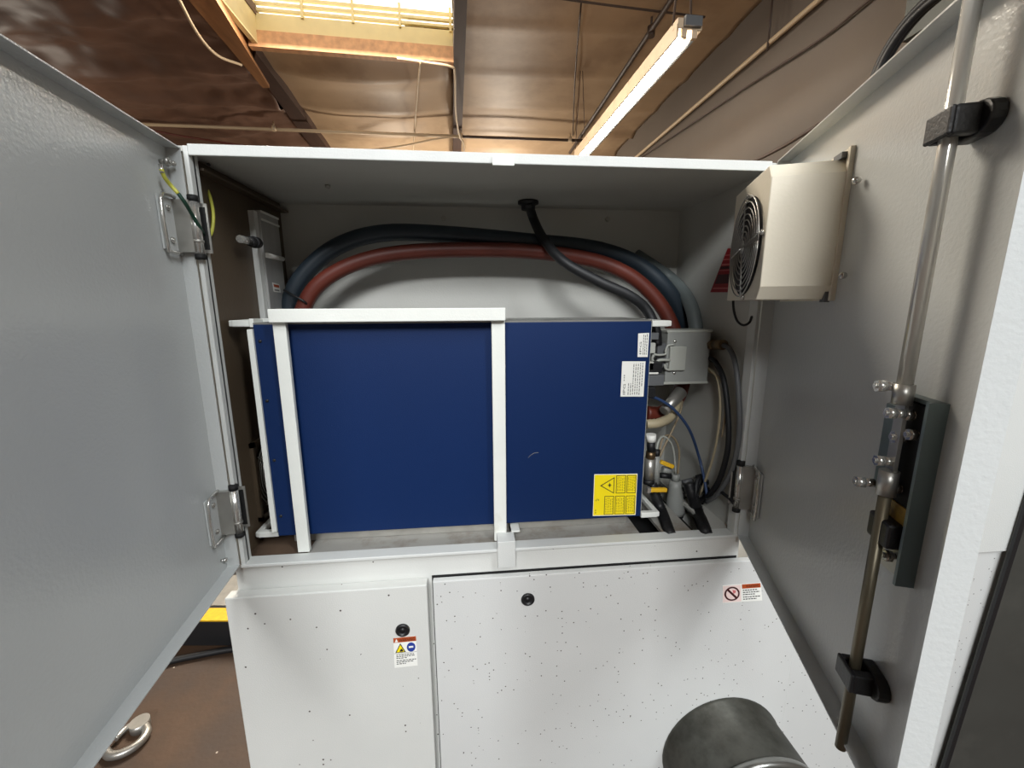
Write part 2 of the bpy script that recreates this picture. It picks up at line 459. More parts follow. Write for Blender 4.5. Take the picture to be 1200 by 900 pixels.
mb = MB(); strip(mb, -0.08, 0.09, 0, 0.09); mb.build('header', 'header', sk)
mb = MB(); strip(mb, 0.09, 0.27, 0.02, 0.08); mb.build('curb', 'cream', sk)
for k in range(3):
    mb = MB(); z = 0.30 + 0.065 * k; strip(mb, z, z + 0.028, 0.02, 0.06); mb.build('bar', 'cream', sk)
for t in (0.02, 0.26, 0.5, 0.73, 0.985):
    mb = MB(); strip(mb, 0.25, 0.5, 0.0, 0.05, t - 0.006, t + 0.006); mb.build('mullion', 'cream', sk)
mb = MB(); mb.box(-2.42, -2.36, 3.3, 5.7, 4.45, 4.98); mb.build('curb', 'cream', sk)
mb = MB(); mb.box(-0.12, -0.06, 3.3, 5.8, 4.55, 4.98); mb.build('curb', 'cream', sk)
mb = MB(); mb.box(-2.42, -0.06, 3.3, 3.38, 4.5, 4.98); mb.build('curb', 'cream', sk)
mb = MB(); mb.box(-2.44, -0.05, 3.3, 6.0, 5.0, 5.02); mb.build('pane', 'sky', sk)
mb = MB(); strip(mb, 0.25, 0.52, 0.10, 0.11); mb.build('pane', 'sky', sk)

# ------------------------------------------------------------------ pipes, wires and the lamp under the roof
pr = thing('sprinkler_pipe', (-2.5712, 7.7830, 4.3000), 'cream pipe running crosswise below the insulation, hung on short droppers', 'pipe')
mb = MB(); mb.tube([(-5.2645, 7.6865, 4.3000), (-0.0979, 7.7482, 4.3000)], 0.025, sub=1); mb.build('pipe_run', 'pipe_cream', pr)
mb = MB(); mb.tube([(-0.0979, 7.7482, 4.3000), (2.1236, 7.7457, 4.3000)], 0.022, sub=1); mb.build('pipe_run', 'pipe_dk', pr)
for q in ((-3.0938, 7.6923, 4.3000), (-0.0979, 7.7482, 4.3000), (1.7871, 7.7361, 4.3000)):
    q = Vector(q); mb = MB(); mb.cyl(q, (q.x, q.y, 4.41), 0.012, seg=8); mb.cyl(q - Vector((0, 0, 0.03)), q + Vector((0, 0, 0.04)), 0.035, seg=10)
    mb.build('dropper', 'pipe_cream', pr)

tag(MB().tube([(2.0123, 3.1459, 4.3800), (1.9992, 4.2412, 4.3800), (1.9852, 7.9840, 4.3800), (1.9880, 8.5838, 4.3800)], 0.028, sub=1).build('conduit', 'pipe_dk'),
    'dark conduit running lengthwise under the tan ceiling, left of the tube lamp', 'pipe')
h = Vector((2.0049, 4.9322, 4.3800)); tag(MB().cyl(h, (h.x, h.y, 4.6), 0.012, seg=8).cyl(h - Vector((0, 0, 0.05)), h + Vector((0, 0, 0.05)), 0.04, seg=10).build('hanger_rod', 'pipe_dk'),
    'thin hanger rod holding the dark conduit up to the ceiling', 'rod')
tag(MB().tube([(0.6965, 4.5891, 4.4300), (1.2343, 4.6442, 4.4300), (1.8704, 4.6960, 4.4300), (2.4990, 4.7414, 4.4300)], 0.011, seg=6).build('ceiling_wire', 'pipe_dk'),
    'dark wire stretched crosswise over the tan ceiling above the tube lamp', 'wire')
tag(MB().tube([(1.1695, 4.6946, 4.4500), (1.4463, 6.0361, 4.4500), (1.9692, 8.3076, 4.4500)], 0.009, seg=6).build('ceiling_wire', 'pipe_dk'),
    'thin dark wire running lengthwise down the tan ceiling', 'wire')
tag(MB().tube([(-2.5905, 4.6296, 4.2800), (-2.7617, 5.2268, 4.2800), (-2.8027, 5.6477, 4.3000), (-2.6718, 5.9051, 4.3400)], 0.016, seg=8).build('white_cable', 'pipe_cream'),
    'white cable drooping in a curve at the orange beam', 'cable')
tag(MB().tube([(-0.5242, 5.6630, 4.3600), (-0.6643, 6.4748, 4.3600), (-1.0226, 8.7324, 4.3600)], 0.012, seg=6).build('hanging_wire', 'pipe_cream'),
    'thin pale wire below the right half of the skylight', 'wire')
tag(MB().tube([(-1.7672, 8.2275, 4.2000), (-1.1321, 7.9707, 4.2000), (-0.5275, 7.7282, 4.2400), (-0.1830, 7.7002, 4.2800)], 0.016, seg=8).build('slack_cable', 'pipe_cream'),
    'slack cream cable just above the cabinet top, joining the crosswise pipe', 'cable')
tag(MB().tube([(-0.8040, 5.6745, 4.3800), (-0.4586, 5.7126, 4.3700), (-0.1756, 5.7589, 4.3600), (-0.1308, 5.9480, 4.3600), (-0.1513, 6.8009, 4.3000), (-0.1221, 7.5136, 4.2400), (-0.0576, 7.7624, 4.2000), (-0.0497, 8.0323, 4.1000)], 0.014, seg=8).build('beam_cable', 'pipe_cream'),
    'pale cable following the dark beam from the skylight corner down to the cabinet', 'cable')
tag(MB().tube([(-5.2959, 7.7264, 4.2900), (-4.6654, 7.7948, 4.2000), (-4.0328, 7.7989, 4.1200), (-3.2904, 8.0576, 4.1000)], 0.014, seg=8).build('red_cable', 'red_hose'),
    'dull red cable low under the brown ceiling above the left cabinet corner', 'cable')

# fluorescent lamp
f0 = Vector((1.6424, 3.3234, 3.4500)); f1 = Vector((1.5421, 5.9898, 3.4500)); f1 = f0 + (f1 - f0).normalized() * max(2.44, (f1 - f0).length)
lamp = thing('fluorescent_lamp', (f0 + f1) / 2, 'long hanging fluorescent lamp with one glowing tube over the right of the cabinet', 'lamp')
fd = (f1 - f0).normalized(); fs = Vector((fd.y, -fd.x, 0)); U = Vector((0, 0, 1))


def lampbar(mat, name, s0, s1, z0, z1, t0=0.0, t1=None):
    t1 = (f1 - f0).length if t1 is None else t1
    mb = MB(); p = lambda t, s, z: f0 + fd * t + fs * s + U * z
    mb.hexa([p(t0, s0, z0), p(t0, s1, z0), p(t1, s1, z0), p(t1, s0, z0), p(t0, s0, z1), p(t0, s1, z1), p(t1, s1, z1), p(t1, s0, z1)])
    return mb.build(name, mat, lamp)


lampbar('fixture', 'housing', -0.095, 0.095, 0.02, 0.09)
lampbar('fixture', 'reflector', -0.10, -0.085, -0.035, 0.05)
lampbar('fixture', 'socket', -0.06, -0.02, -0.035, 0.03, -0.0, 0.03)
lampbar('fixture', 'socket', 0.02, 0.06, -0.035, 0.03, -0.0, 0.03)
lampbar('grey_dk', 'end_cap', -0.05, 0.08, 0.03, 0.095, -0.03, 0.0)
p = lambda t, s, z: f0 + fd * t + fs * s + U * z
Lf = (f1 - f0).length
MB().cyl(p(0.03, -0.045, -0.02), p(Lf, -0.045, -0.02), 0.021, seg=14).build('lit_tube', 'tube_on', lamp)
MB().cyl(p(0.03, 0.045, -0.02), p(Lf, 0.045, -0.02), 0.019, seg=14).build('unlit_tube', 'tube_off', lamp)
for t in (0.08, Lf - 0.02):
    for s in (-0.09, 0.05):
        MB().cyl(p(t, s, 0.08), p(t + 0.02, s * 0.2 - 0.02, 2.5 - 1.45), 0.009 if t < 1 else 0.004, seg=6).build('chain', 'pipe_dk', lamp)

# things on the right wall
tag(MB().tube([(2.9500, 2.1334, 3.9060), (2.9500, 3.5216, 3.9797), (2.9500, 4.5865, 3.9858), (2.9500, 7.5779, 4.0212), (2.9500, 7.8520, 4.0244)], 0.024, seg=8, sub=1).build('wall_conduit', 'pipe_cream'),
    'upper pale conduit on the tan wall, ending in a hanger rod', 'pipe')
h = Vector((2.9300, 4.3057, 3.9728)); tag(MB().cyl(h - Vector((0, 0, 0.06)), (h.x, h.y, 4.55), 0.01, seg=8).build('wall_hanger', 'pipe_dk'),
    'thin vertical hanger rod above the pale wall conduit', 'rod')
tag(MB().tube([(2.9700, 2.2721, 3.6384), (2.9700, 2.7385, 3.6669), (2.9700, 3.2164, 3.6854), (2.9700, 3.6969, 3.6706), (2.9700, 4.7187, 3.7614), (2.9700, 7.6978, 3.9769)], 0.011, seg=6).build('wall_wire', 'pipe_dk'),
    'thin dark wire strung along the tan wall below the pale conduit', 'wire')
tag(bx('wall_box', 'panel_gr', None, 2.72, 3.0, 1.9, (2.7200, 2.7012, 3.3301)[1], 3.1, 4.6), 'dark green grey box high on the tan wall, beyond the right cabinet door', 'box')
tag(MB().tube([(2.8500, 4.2715, 2.8899), (2.8500, 3.8599, 2.8925), (2.8500, 3.4386, 2.9211)], 0.018, seg=8).build('wall_hose', 'pipe_dk'),
    'short dark hose crossing the tan wall beside the cabinet top right corner', 'hose')
coil = MB()
cc = Vector((2.5000, 2.2822, 2.7639))
for r, dx in ((0.31, 0), (0.29, 0.02), (0.275, -0.015)):
    coil.tube([(cc.x + dx, cc.y + 1.15 * r * math.cos(k * 0.3142), cc.z + 1.15 * r * math.sin(k * 0.3142)) for k in range(21)], 0.022, seg=8, sub=3)
tag(coil.build('coiled_hose', 'rubber'), 'big loop of black hose showing above the right door by the dark box', 'hose')

# ------------------------------------------------------------------ the cabinet
cab = thing('steel_cabinet', (0.05, 0.99, 0.0), 'tall white steel machine cabinet standing open, two doors swung wide', 'cabinet')
XL, XR, YB = -0.478, 0.590, 1.175
ZT, ZS, ZB = 1.762, 0.985, 0.925
bx('back_panel', 'paint_in', cab, XL, XR, YB, YB + 0.004, ZB, ZT)
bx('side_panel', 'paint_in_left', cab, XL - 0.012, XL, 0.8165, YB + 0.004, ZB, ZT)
bx('side_panel', 'paint_in', cab, XR, XR + 0.012, 0.8165, YB + 0.004, ZB, ZT)
bx('top_panel', 'paint_in', cab, XL - 0.012, XR + 0.012, 0.806, YB + 0.004, ZT - 0.008, ZT + 0.001)
mb = MB(); mb.box(XL - 0.012, -0.463, 0.812, 0.816, ZB, ZT); mb.box(0.579, XR + 0.012, 0.812, 0.816, ZB, ZT)
mb.box(-0.463, 0.579, 0.812, 0.816, ZB, ZS - 0.012)
mb.build('front_rail', 'paint_worn', cab)
# raised gasket lip around the opening
for nm, b in (('lip', (-0.471, -0.463, 0.80, 0.826, ZS + 0.0, ZT)), ('lip', (0.578, 0.586, 0.80, 0.826, ZS, ZT)),
              ('lip', (-0.463, 0.578, 0.80, 0.806, 1.747, ZT + 0.003)), ('lip', (-0.471, 0.586, 0.797, 0.828, ZS - 0.003, ZS + 0.004))):
    bx(nm, 'lip', cab, *b, bevel=0.0015)
# cabinet floor: plates with cable openings between them
bx('floor_panel', 'tray', cab, -0.355, 0.372, 0.828, YB, ZS - 0.006, ZS + 0.001)
bx('floor_panel', 'dirty', cab, XL, -0.355, 0.828, YB, ZS - 0.012, ZS - 0.002)
bx('floor_panel', 'tray', cab, 0.425, 0.495, 0.828, YB, ZS - 0.006, ZS + 0.001)
bx('floor_panel', 'paint_in', cab, 0.545, XR, 0.828, YB, ZS - 0.006, ZS + 0.001)
bx('floor_opening', 'dark', cab, 0.372, 0.545, 0.828, YB, ZS - 0.05, ZS - 0.045)
# strike plates on the lip
q = (0.0447, 0.7970, 1.7579); w = (0.0834, 0.7970, 1.7428)
bx('strike_plate', 'rail_white', cab, q[0], w[0], 0.794, 0.80, w[2], 1.758)
q = (0.0453, 0.7950, 1.0102); w = (0.0831, 0.7950, 0.9474)
bx('strike_plate', 'paint', cab, q[0], w[0], 0.792, 0.83, w[2], q[2] - 0.001, 0.001)
# z-shaped catch beside it
mb = MB(); q = (0.0708, 0.8600, 1.0112); w = (0.0927, 0.8300, 1.0104); z0 = (0.0794, 0.8300, 0.9886)[2]
mb.box(q[0] + 0.004, w[0] + 0.004, 0.83, 0.862, w[2] - 0.003, w[2] + 0.001)
mb.box(q[0] + 0.004, q[0] + 0.007, 0.83, 0.862, ZS + 0.001, w[2] + 0.001)
mb.build('catch_bracket', 'rail_white', cab)
# bolts in the back wall and roof
for px in ((-0.0652, 1.1730, 1.7241), (0.3805, 1.1730, 1.7283)):
    MB().hexbolt(px, (0, -1, 0), 0.007, 0.006).build('bolt', 'zinc', cab)
MB().hexbolt((-0.2992, 0.9888, 1.7530), (0, 0, -1), 0.006, 0.005).build('bolt', 'zinc', cab)
# black grommet in the roof
g = Vector((0.1499, 1.0967, 1.7530))
MB().lathe([(0, 0.0), (0, 0.026), (0.006, 0.026), (0.008, 0.018), (0.02, 0.017), (0.02, 0.0)], g, (0, 0, -1), 20).build('grommet', 'rubber', cab)
# round fan guard low in the left side wall
fg = MB(); c0 = Vector((XL + 0.006, 0.98, 1.12))
for r in [0.012 + 0.0085 * k for k in range(9)]:
    fg.tube([c0 + Vector((0, r * math.cos(k * math.pi / 12), r * math.sin(k * math.pi / 12))) for k in range(25)], 0.0013, seg=5, sub=1)
for k in range(2):
    d = Vector((0, math.cos(0.9 + k * 1.57), math.sin(0.9 + k * 1.57))) * 0.085
    fg.tube([c0 - d, c0 + d], 0.0016, seg=5, sub=1)
fg.build('fan_guard', 'zinc', cab)
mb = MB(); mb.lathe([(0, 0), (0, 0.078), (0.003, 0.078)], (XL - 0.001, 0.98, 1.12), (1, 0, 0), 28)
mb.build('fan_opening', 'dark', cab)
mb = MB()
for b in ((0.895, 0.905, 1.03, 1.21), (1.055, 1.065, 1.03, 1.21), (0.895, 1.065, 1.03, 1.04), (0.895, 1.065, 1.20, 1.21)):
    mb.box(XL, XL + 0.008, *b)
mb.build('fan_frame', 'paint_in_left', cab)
# roof flange along the top of the left side wall
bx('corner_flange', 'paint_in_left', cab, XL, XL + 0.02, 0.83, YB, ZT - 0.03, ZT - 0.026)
# red warning label on the right side wall
q = [(0.5885, 0.9359, 1.6235), (0.5885, 0.9213, 1.6216), (0.5885, 0.9110, 1.5246), (0.5885, 0.9919, 1.5269)]
mb = MB(); mb.use('s_red').prism(q, (-0.0006, 0, 0))
f = quad_map(q[0], q[1], q[2], q[3], 0.0)
Vq = [Vector(v) for v in q]


def lab(u, v):
    return Vq[3].lerp(Vq[2], u).lerp(Vq[0].lerp(Vq[1], u), v) + Vector((-0.001, 0, 0))


for v0, v1, m in ((0.08, 0.11, 's_redlt'), (0.50, 0.52, 's_redlt'), (0.62, 0.66, 's_redlt'), (0.74, 0.77, 's_redlt'), (0.84, 0.86, 's_redlt'), (0.2, 0.42, 's_maroon'), (0.54, 0.60, 's_maroon')):
    mb.use(m); mb.poly([lab(0.08, v0), lab(0.92, v0), lab(0.92, v1), lab(0.08, v1)])
lb = mb.build('warning_label', None, cab, recalc=False); lb['label'] = 'dark red warning label'

# lower cabinet body and its two closed panels
bx('base_body', 'paint_worn', cab, -0.492, XR + 0.012, 0.812, YB + 0.004, 0.03, ZB)
q = (-0.5031, 0.7850, 0.9323); w = (-0.1043, 0.7850, 0.9282)
dl = bx('access_panel', 'paint_worn', cab, q[0], w[0], 0.785, 0.810, 0.12, w[2] - 0.003, 0.0025)
q2 = (-0.0930, 0.7950, 0.9260); w2 = (0.6106, 0.7950, 0.9245)
dr = bx('access_panel', 'paint_speck', cab, q2[0], 0.760, 0.795, 0.810, 0.12, q2[2] - 0.002, 0.002)
mb = MB(); mb.box(q2[0] - 0.003, 0.598, 0.8105, 0.8118, 0.11, q2[2] + 0.002); mb.build('seam_gap', 'dark', cab)
for P, par in (((-0.1588, 0.7850, 0.8226), dl), ((0.1101, 0.7950, 0.8665), dr)):
    mb = MB(); mb.lathe([(-0.001, 0.0148), (0.003, 0.0148), (0.005, 0.0125), (0.0045, 0.0095), (0.002, 0.009), (0.002, 0.0045), (0.0035, 0.004), (0.0035, 0.0)], P, (0, -1, 0), 28)
    mb.build('lock', 'black', par)

# sticker with warning header, triangle and blue sign (left lower panel)
f = quad_map((-0.1793, 0.7850, 0.8047), (-0.1320, 0.7850, 0.8055), (-0.1319, 0.7850, 0.7319), (-0.1809, 0.7850, 0.7304), 0.0003)
mb = MB(); mb.use('s_white'); slab(mb, f, 0.0003)
mb.use('s_orange'); sheet(mb, f, 0, 1, 0.84, 1, 0.0006)
mb.use('s_ink'); mb.text('WARNING', lambda x, y: f(0.24 + 0.7 * x, 0.865 + 0.10 * y, 0.0009))
mb.use('s_white'); mb.poly([f(0.06, 0.86, 0.0009), f(0.2, 0.86, 0.0009), f(0.13, 0.97, 0.0009)])
mb.use('s_ink'); mb.poly([f(0.06, 0.50, 0.0006), f(0.52, 0.50, 0.0006), f(0.29, 0.81, 0.0006)])
mb.use('s_yellow'); mb.poly([f(0.12, 0.525, 0.0009), f(0.46, 0.525, 0.0009), f(0.29, 0.76, 0.0009)])
mb.use('s_ink'); mb.poly([f(0.25, 0.54, 0.0012), f(0.42, 0.54, 0.0012), f(0.36, 0.64, 0.0012), f(0.28, 0.6, 0.0012)])
mb.use('s_blue'); mb.poly([f(0.76 + 0.19 * math.cos(k * math.pi / 12), 0.65 + 0.155 * math.sin(k * math.pi / 12), 0.0006) for k in range(24)])
mb.use('s_white'); sheet(mb, f, 0.66, 0.86, 0.63, 0.69, 0.0009)
mb.use('s_grey'); sheet(mb, f, 0.0, 1, 0.475, 0.485, 0.0006)
mb.use('s_ink')
for k, (u1, v) in enumerate(((0.88, 0.41), (0.92, 0.355), (0.55, 0.30), (0.95, 0.22), (0.85, 0.165), (0.5, 0.11))):
    uu = 0.1
    while uu < u1:
        w_ = random.uniform(0.06, 0.14); sheet(mb, f, uu, min(uu + w_, u1), v, v + 0.026, 0.0006); uu += w_ + 0.03
sk1 = mb.build('warning_sticker', None, dl, recalc=False); sk1['label'] = 'small upright warning sticker with yellow triangle and blue disc'

# prohibition sticker (right lower panel)
f = quad_map((0.5599, 0.7950, 0.8651), (0.6536, 0.7950, 0.8656), (0.6624, 0.7950, 0.8180), (0.5643, 0.7950, 0.8193), 0.0003)
mb = MB(); mb.use('s_white'); slab(mb, f, 0.0003)
mb.use('s_pink'); sheet(mb, f, 0.01, 0.47, 0.03, 0.97, 0.0005)
for rr, mm, hh in ((1.0, 's_maroon', 0.0007), (0.78, 's_pink', 0.0009)):
    mb.use(mm); mb.poly([f(0.24 + 0.195 * rr * math.cos(k * math.pi / 14), 0.5 + 0.40 * rr * math.sin(k * math.pi / 14), hh) for k in range(28)])
mb.use('s_maroon'); mb.poly([f(0.105, 0.72, 0.0012), f(0.145, 0.80, 0.0012), f(0.375, 0.28, 0.0012), f(0.335, 0.20, 0.0012)])
mb.use('s_redlt'); mb.poly([f(0.27, 0.5, 0.0010), f(0.33, 0.55, 0.0010), f(0.34, 0.68, 0.0010), f(0.25, 0.72, 0.0010)])
mb.use('s_orange'); sheet(mb, f, 0.5, 0.985, 0.74, 0.98, 0.0006)
mb.use('s_ink'); mb.text('WARNING', lambda x, y: f(0.60 + 0.34 * x, 0.79 + 0.13 * y, 0.0009))
mb.use('s_ink')
for u1, v in ((0.9, 0.62), (0.95, 0.50), (0.82, 0.38), (0.95, 0.24), (0.86, 0.12)):
    uu = 0.52
    while uu < u1:
        w_ = random.uniform(0.03, 0.07); sheet(mb, f, uu, min(uu + w_, u1), v, v + 0.05, 0.0006); uu += w_ + 0.015
sk2 = mb.build('prohibition_sticker', None, dr, recalc=False); sk2['label'] = 'wide sticker with dark red prohibition ring and orange header'


# ---- doors: frame coordinates s (from the hinge), o (inwards from the sheet), z
def door_frame(tx, ty, ang, side):
    a = math.radians(ang)
    u = Vector((-side * math.sin(a), -math.cos(a), 0)); n = Vector((-side * math.cos(a), math.sin(a), 0))
    T = Vector((tx, ty, 0))
    return (lambda s, o, z: T + u * s + n * (o - 0.022) + Vector((0, 0, z))), u, n


RD, Ru, Rn = door_frame(0.587, 0.800, 20.0, 1)
LD, Lu, Ln = door_frame(-0.473, 0.800, 5.6, -1)


def make_door(F, length, z0, z1):
    mb = MB()
    mb.fbox(F, 0, length, -0.002, 0, z0, z1)
    mb.fbox(F, 0, length, 0, 0.022, z1 - 0.002, z1)
    mb.fbox(F, 0, length, 0, 0.022, z0, z0 + 0.002)
    mb.fbox(F, 0, 0.002, 0, 0.022, z0, z1)
    mb.fbox(F, length - 0.002, length, 0, 0.022, z0, z1)
    return mb.build('door', 'paint_door', cab)


ld = make_door(LD, 0.545, 0.987, 1.758); ld['label'] = 'left door seen from inside, bare grey steel sheet'
rd = make_door(RD, 0.548, 0.986, 1.765); rd['label'] = 'right door seen from inside, carrying lock rod and fan unit'


def hinge(F, parent, zc, h, flip):
    mb = MB(); z0, z1 = zc - h / 2, zc + h / 2
    mb.use('paint_door')
    mb.fbox(F, 0.012, 0.052, 0.001, 0.004, z0 + 0.004, z1 - 0.004)
    mb.use('steel')
    mb.tube([F(0.012, 0.008, z1), F(0.035, 0.008, z1), F(0.052, 0.008, z1 - 0.012), F(0.052, 0.008, z0 + 0.008), F(0.045, 0.008, z0), F(0.012, 0.008, z0)], 0.003, seg=8, sub=2)
    mb.use('zinc')
    mb.fbox(F, 0.004, 0.014, 0.002, 0.028, z0 + 0.003, z1 - 0.003)
    mb.use('steel').cyl(F(0.004, 0.031, z0), F(0.004, 0.031, z1 - 0.004), 0.0075, seg=16)
    mb.use('zinc').cyl(F(0.004, 0.031, z0 + 0.02), F(0.004, 0.031, z0 + 0.024), 0.0085, seg=16)
    mb.use('dark').cyl(F(0.004, 0.031, z0 - 0.008), F(0.004, 0.031, z0), 0.0085, seg=16)
    mb.cyl(F(0.004, 0.031, z1 - 0.004), F(0.004, 0.031, z1 + 0.006), 0.008, seg=16)
    mb.use('zinc'); mb.fbox(F, -0.012, -0.009, 0.010, 0.045, z0 + 0.004, z1 - 0.004)
    mb.use('dark'); mb.fbox(F, -0.010, -0.0085, 0.028, 0.042, z0 + 0.01, z1 - 0.01)
    mb.use('steel')
    for zz in (z0 + 0.02, z1 - 0.02): mb.hexbolt(F(0.03, 0.004, zz), F(0, 1, 0) - F(0, 0, 0), 0.005, 0.003)
    return mb.build('hinge', None, parent)


zz = [(-0.4603, 0.7900, 1.6774)[2], (-0.4731, 0.7900, 1.5867)[2], (-0.4728, 0.7900, 1.1543)[2], (-0.4848, 0.7900, 1.0604)[2], (0.5838, 0.7900, 1.1579)[2], (0.5951, 0.7900, 1.0540)[2]]
hinge(LD, ld, (zz[0] + zz[1]) / 2, zz[0] - zz[1], 1)
hinge(LD, ld, (zz[2] + zz[3]) / 2, zz[2] - zz[3], 1)
hinge(RD, rd, (zz[4] + zz[5]) / 2, zz[4] - zz[5], -1)
hinge(RD, rd, 1.60, zz[4] - zz[5], -1)
# small stud on the left door
MB().hexbolt((-0.4928, 0.7769, 1.0143), Ln, 0.005, 0.004, 0.006).build('stud', 'steel', ld)
mb = MB(); mb.hexbolt((-0.4926, 0.7748, 1.7286), Ln, 0.007, 0.006, 0.008); mb.hexbolt((-0.4937, 0.7862, 1.7295), Ln, 0.004, 0.004, 0.012)
mb.build('ground_stud', 'zinc', ld)

# lock rods, guides and lock on the right door
MB().cyl(RD(0.4627, 0.022, 1.80), RD(0.4627, 0.022, (0.4307, 0.3705, 1.4148)[2]), 0.0066, seg=16).build('lock_rod', 'rodm', rd)
MB().cyl(RD(0.4627, 0.022, (0.4367, 0.3871, 1.3059)[2]), RD(0.4627, 0.022, (0.4293, 0.3668, 0.9773)[2]), 0.0056, r2=0.0056, seg=16).build('lock_rod', 'rod_dirty', rd)


def guide(zc, tilt):
    mb = MB(); sr = 0.4627
    # round-ended foot on the door sheet, arm standing out, fork around the rod
    prof = [(0.017 * math.cos(k * math.pi / 8 - math.pi / 2) + 0.012, 0.0145 * math.sin(k * math.pi / 8 - math.pi / 2)) for k in range(9)]
    prof = [(-0.010, -0.0145)] + prof + [(-0.010, 0.0145)]
    mb.prism([RD(sr + a, 0.0, zc + b) for a, b in prof], Rn * 0.012)
    mb.fbox(RD, sr + 0.0075, sr + 0.018, 0.010, 0.030, zc - 0.012, zc + 0.012)
    mb.fbox(RD, sr - 0.015, sr - 0.0075, 0.010, 0.030, zc - 0.012, zc + 0.012)
    mb.fbox(RD, sr - 0.015, sr + 0.018, 0.0290, 0.0335, zc - 0.012, zc + 0.012)
    return mb.build('rod_guide', 'black', rd, 0.002)


guide((0.4242, 0.3526, 1.6541)[2], 0)
guide((0.4270, 0.3605, 1.0819)[2], 0)

lk = MB(); zt = (0.4610, 0.3896, 1.3991)[2]; zr = (0.4279, 0.3336, 1.4054)[2]; zbr = (0.4292, 0.3372, 1.2217)[2]; zbl = (0.4624, 0.3935, 1.2094)[2]
lk.use('zinc').prism([RD(0.427, 0.0, zt), RD(0.489, 0.0, zr), RD(0.489, 0.0, zbr - 0.006), RD(0.427, 0.0, zbl)], Rn * 0.003)
lk.use('slate').fbox(RD, 0.4865, 0.4905, 0.0, 0.016, zbr - 0.006, zr + 0.002)
lk.use('slate').fbox(RD, 0.430, 0.489, 0.0, 0.012, zr - 0.002, zr + 0.002)
lk.build('lock_plate', None, rd)
lk = MB(); lk.use('dark'); lk.fbox(RD, 0.445, 0.486, 0.003, 0.010, zbr + 0.055, zr - 0.004)
lk.use('slate').fbox(RD, 0.428, 0.446, 0.003, 0.016, zbr + 0.075, zr - 0.012)
lk.build('lock_case', None, rd, 0.001)
MB().fbox(RD, 0.450, 0.482, 0.0101, 0.0115, (0.4382, 0.3561, 1.2750)[2], (0.4400, 0.3610, 1.2945)[2]).build('grease_label', 'yellow_pad', rd)
MB().fbox(RD, 0.444, 0.480, 0.003, 0.024, (0.4232, 0.3442, 1.2484)[2], (0.4258, 0.3513, 1.2765)[2]).build('lock_knob', 'black', rd, 0.003)
mb = MB(); mb.hexbolt((0.4469, 0.3595, 1.2328), Rn, 0.0065, 0.006, 0.004); mb.hexbolt((0.4506, 0.3697, 1.2290), Rn, 0.004, 0.004, 0.008)
mb.build('bolt', 'steel', rd)
# clamp sleeves joining rods to the lock, each with cross bolts
for pa, pb, r in (((0.4303, 0.3694, 1.4203), (0.4307, 0.3706, 1.3998), .0085), ((0.4330, 0.3769, 1.3291), (0.4326, 0.3757, 1.3023), .0085)):
    MB().cyl(RD(0.4627, 0.022, pa[2]), RD(0.4627, 0.022, pb[2]), r, seg=18).build('rod_clamp', 'zinc', rd)
for pt, sh, r in (((0.4299, 0.3743, 1.4159), .009, .0062), ((0.4330, 0.3827, 1.3070), .009, .0062)):
    MB().hexbolt(pt, Rn, r, 0.008, sh, 0.0046).build('bolt', 'steel', rd)
for pt, sh, r in (((0.4417, 0.3600, 1.3888), .004, .0062), ((0.4294, 0.3610, 1.3907), .008, .006), ((0.4421, 0.3668, 1.3634), .004, .0068), ((0.4389, 0.3520, 1.3710), .003, .006), ((0.4341, 0.3683, 1.3372), .008, .006), ((0.4440, 0.3602, 1.3100), .005, .0062)):
    MB().hexbolt(pt, Rn, r, 0.007, sh, 0.0046).build('bolt', 'steel', rd)
MB().prism([RD(0.452, 0.017, (0.4311, 0.3658, 1.4097)[2]), RD(0.466, 0.017, (0.4311, 0.3658, 1.4097)[2]), RD(0.466, 0.017, (0.4326, 0.3700, 1.3233)[2]), RD(0.452, 0.017, (0.4326, 0.3700, 1.3233)[2])], Rn * 0.0035).build('lock_arm', 'zinc', rd)

# ------------------------------------------------------------------ machine parts to the right of the door
mach = thing('machine_side', (0.85, 0.95, 0.0), 'pale grey machine housing right of the open right door, speckled below', 'machine')
zb = (1.2262, 0.8000, 0.9055)[2]; xr = (1.2886, 0.8000, 0.9012)[0]
mb = MB(); mb.box(0.77, xr + 0.02, 0.79, 1.2, zb, 1.78); mb.build('upper_panel', 'paint', mach, 0.002)
mb = MB(); mb.box(0.763, xr + 0.02, 0.80, 1.2, 0.03, zb - 0.001); mb.build('lower_panel', 'paint_speck', mach, 0.002)
t0 = Vector((1.2889, 0.7840, 1.0551)); t1 = Vector((1.2342, 0.7840, 0.2628)); d = (t0 - t1)
sh = thing('steel_sheet', (1.4, 0.784, 0.0), 'dark grey steel sheet at the right picture edge, leaning past the pale machine', 'sheet')
bt = t1 - d * ((t1.z - 0.002) / d.z); tp = t1 + d * 2.4
R_ = Vector((0.8, -0.02, 0)); Tn = Vector((0, 0.004, 0))
MB().hexa([bt, bt + R_, bt + R_ + Tn, bt + Tn, tp, tp + R_, tp + R_ + Tn, tp + Tn]).build('sheet_face', 'panel_dk', sh)
e = Vector((0.011, 0, 0)); F_ = Vector((0, -0.006, 0))
MB().hexa([bt - e * 0.2 + F_, bt + e + F_, bt + e, bt - e * 0.2, tp - e * 0.2 + F_, tp + e + F_, tp + e, tp - e * 0.2]).build('edge_seal', 'black', sh)

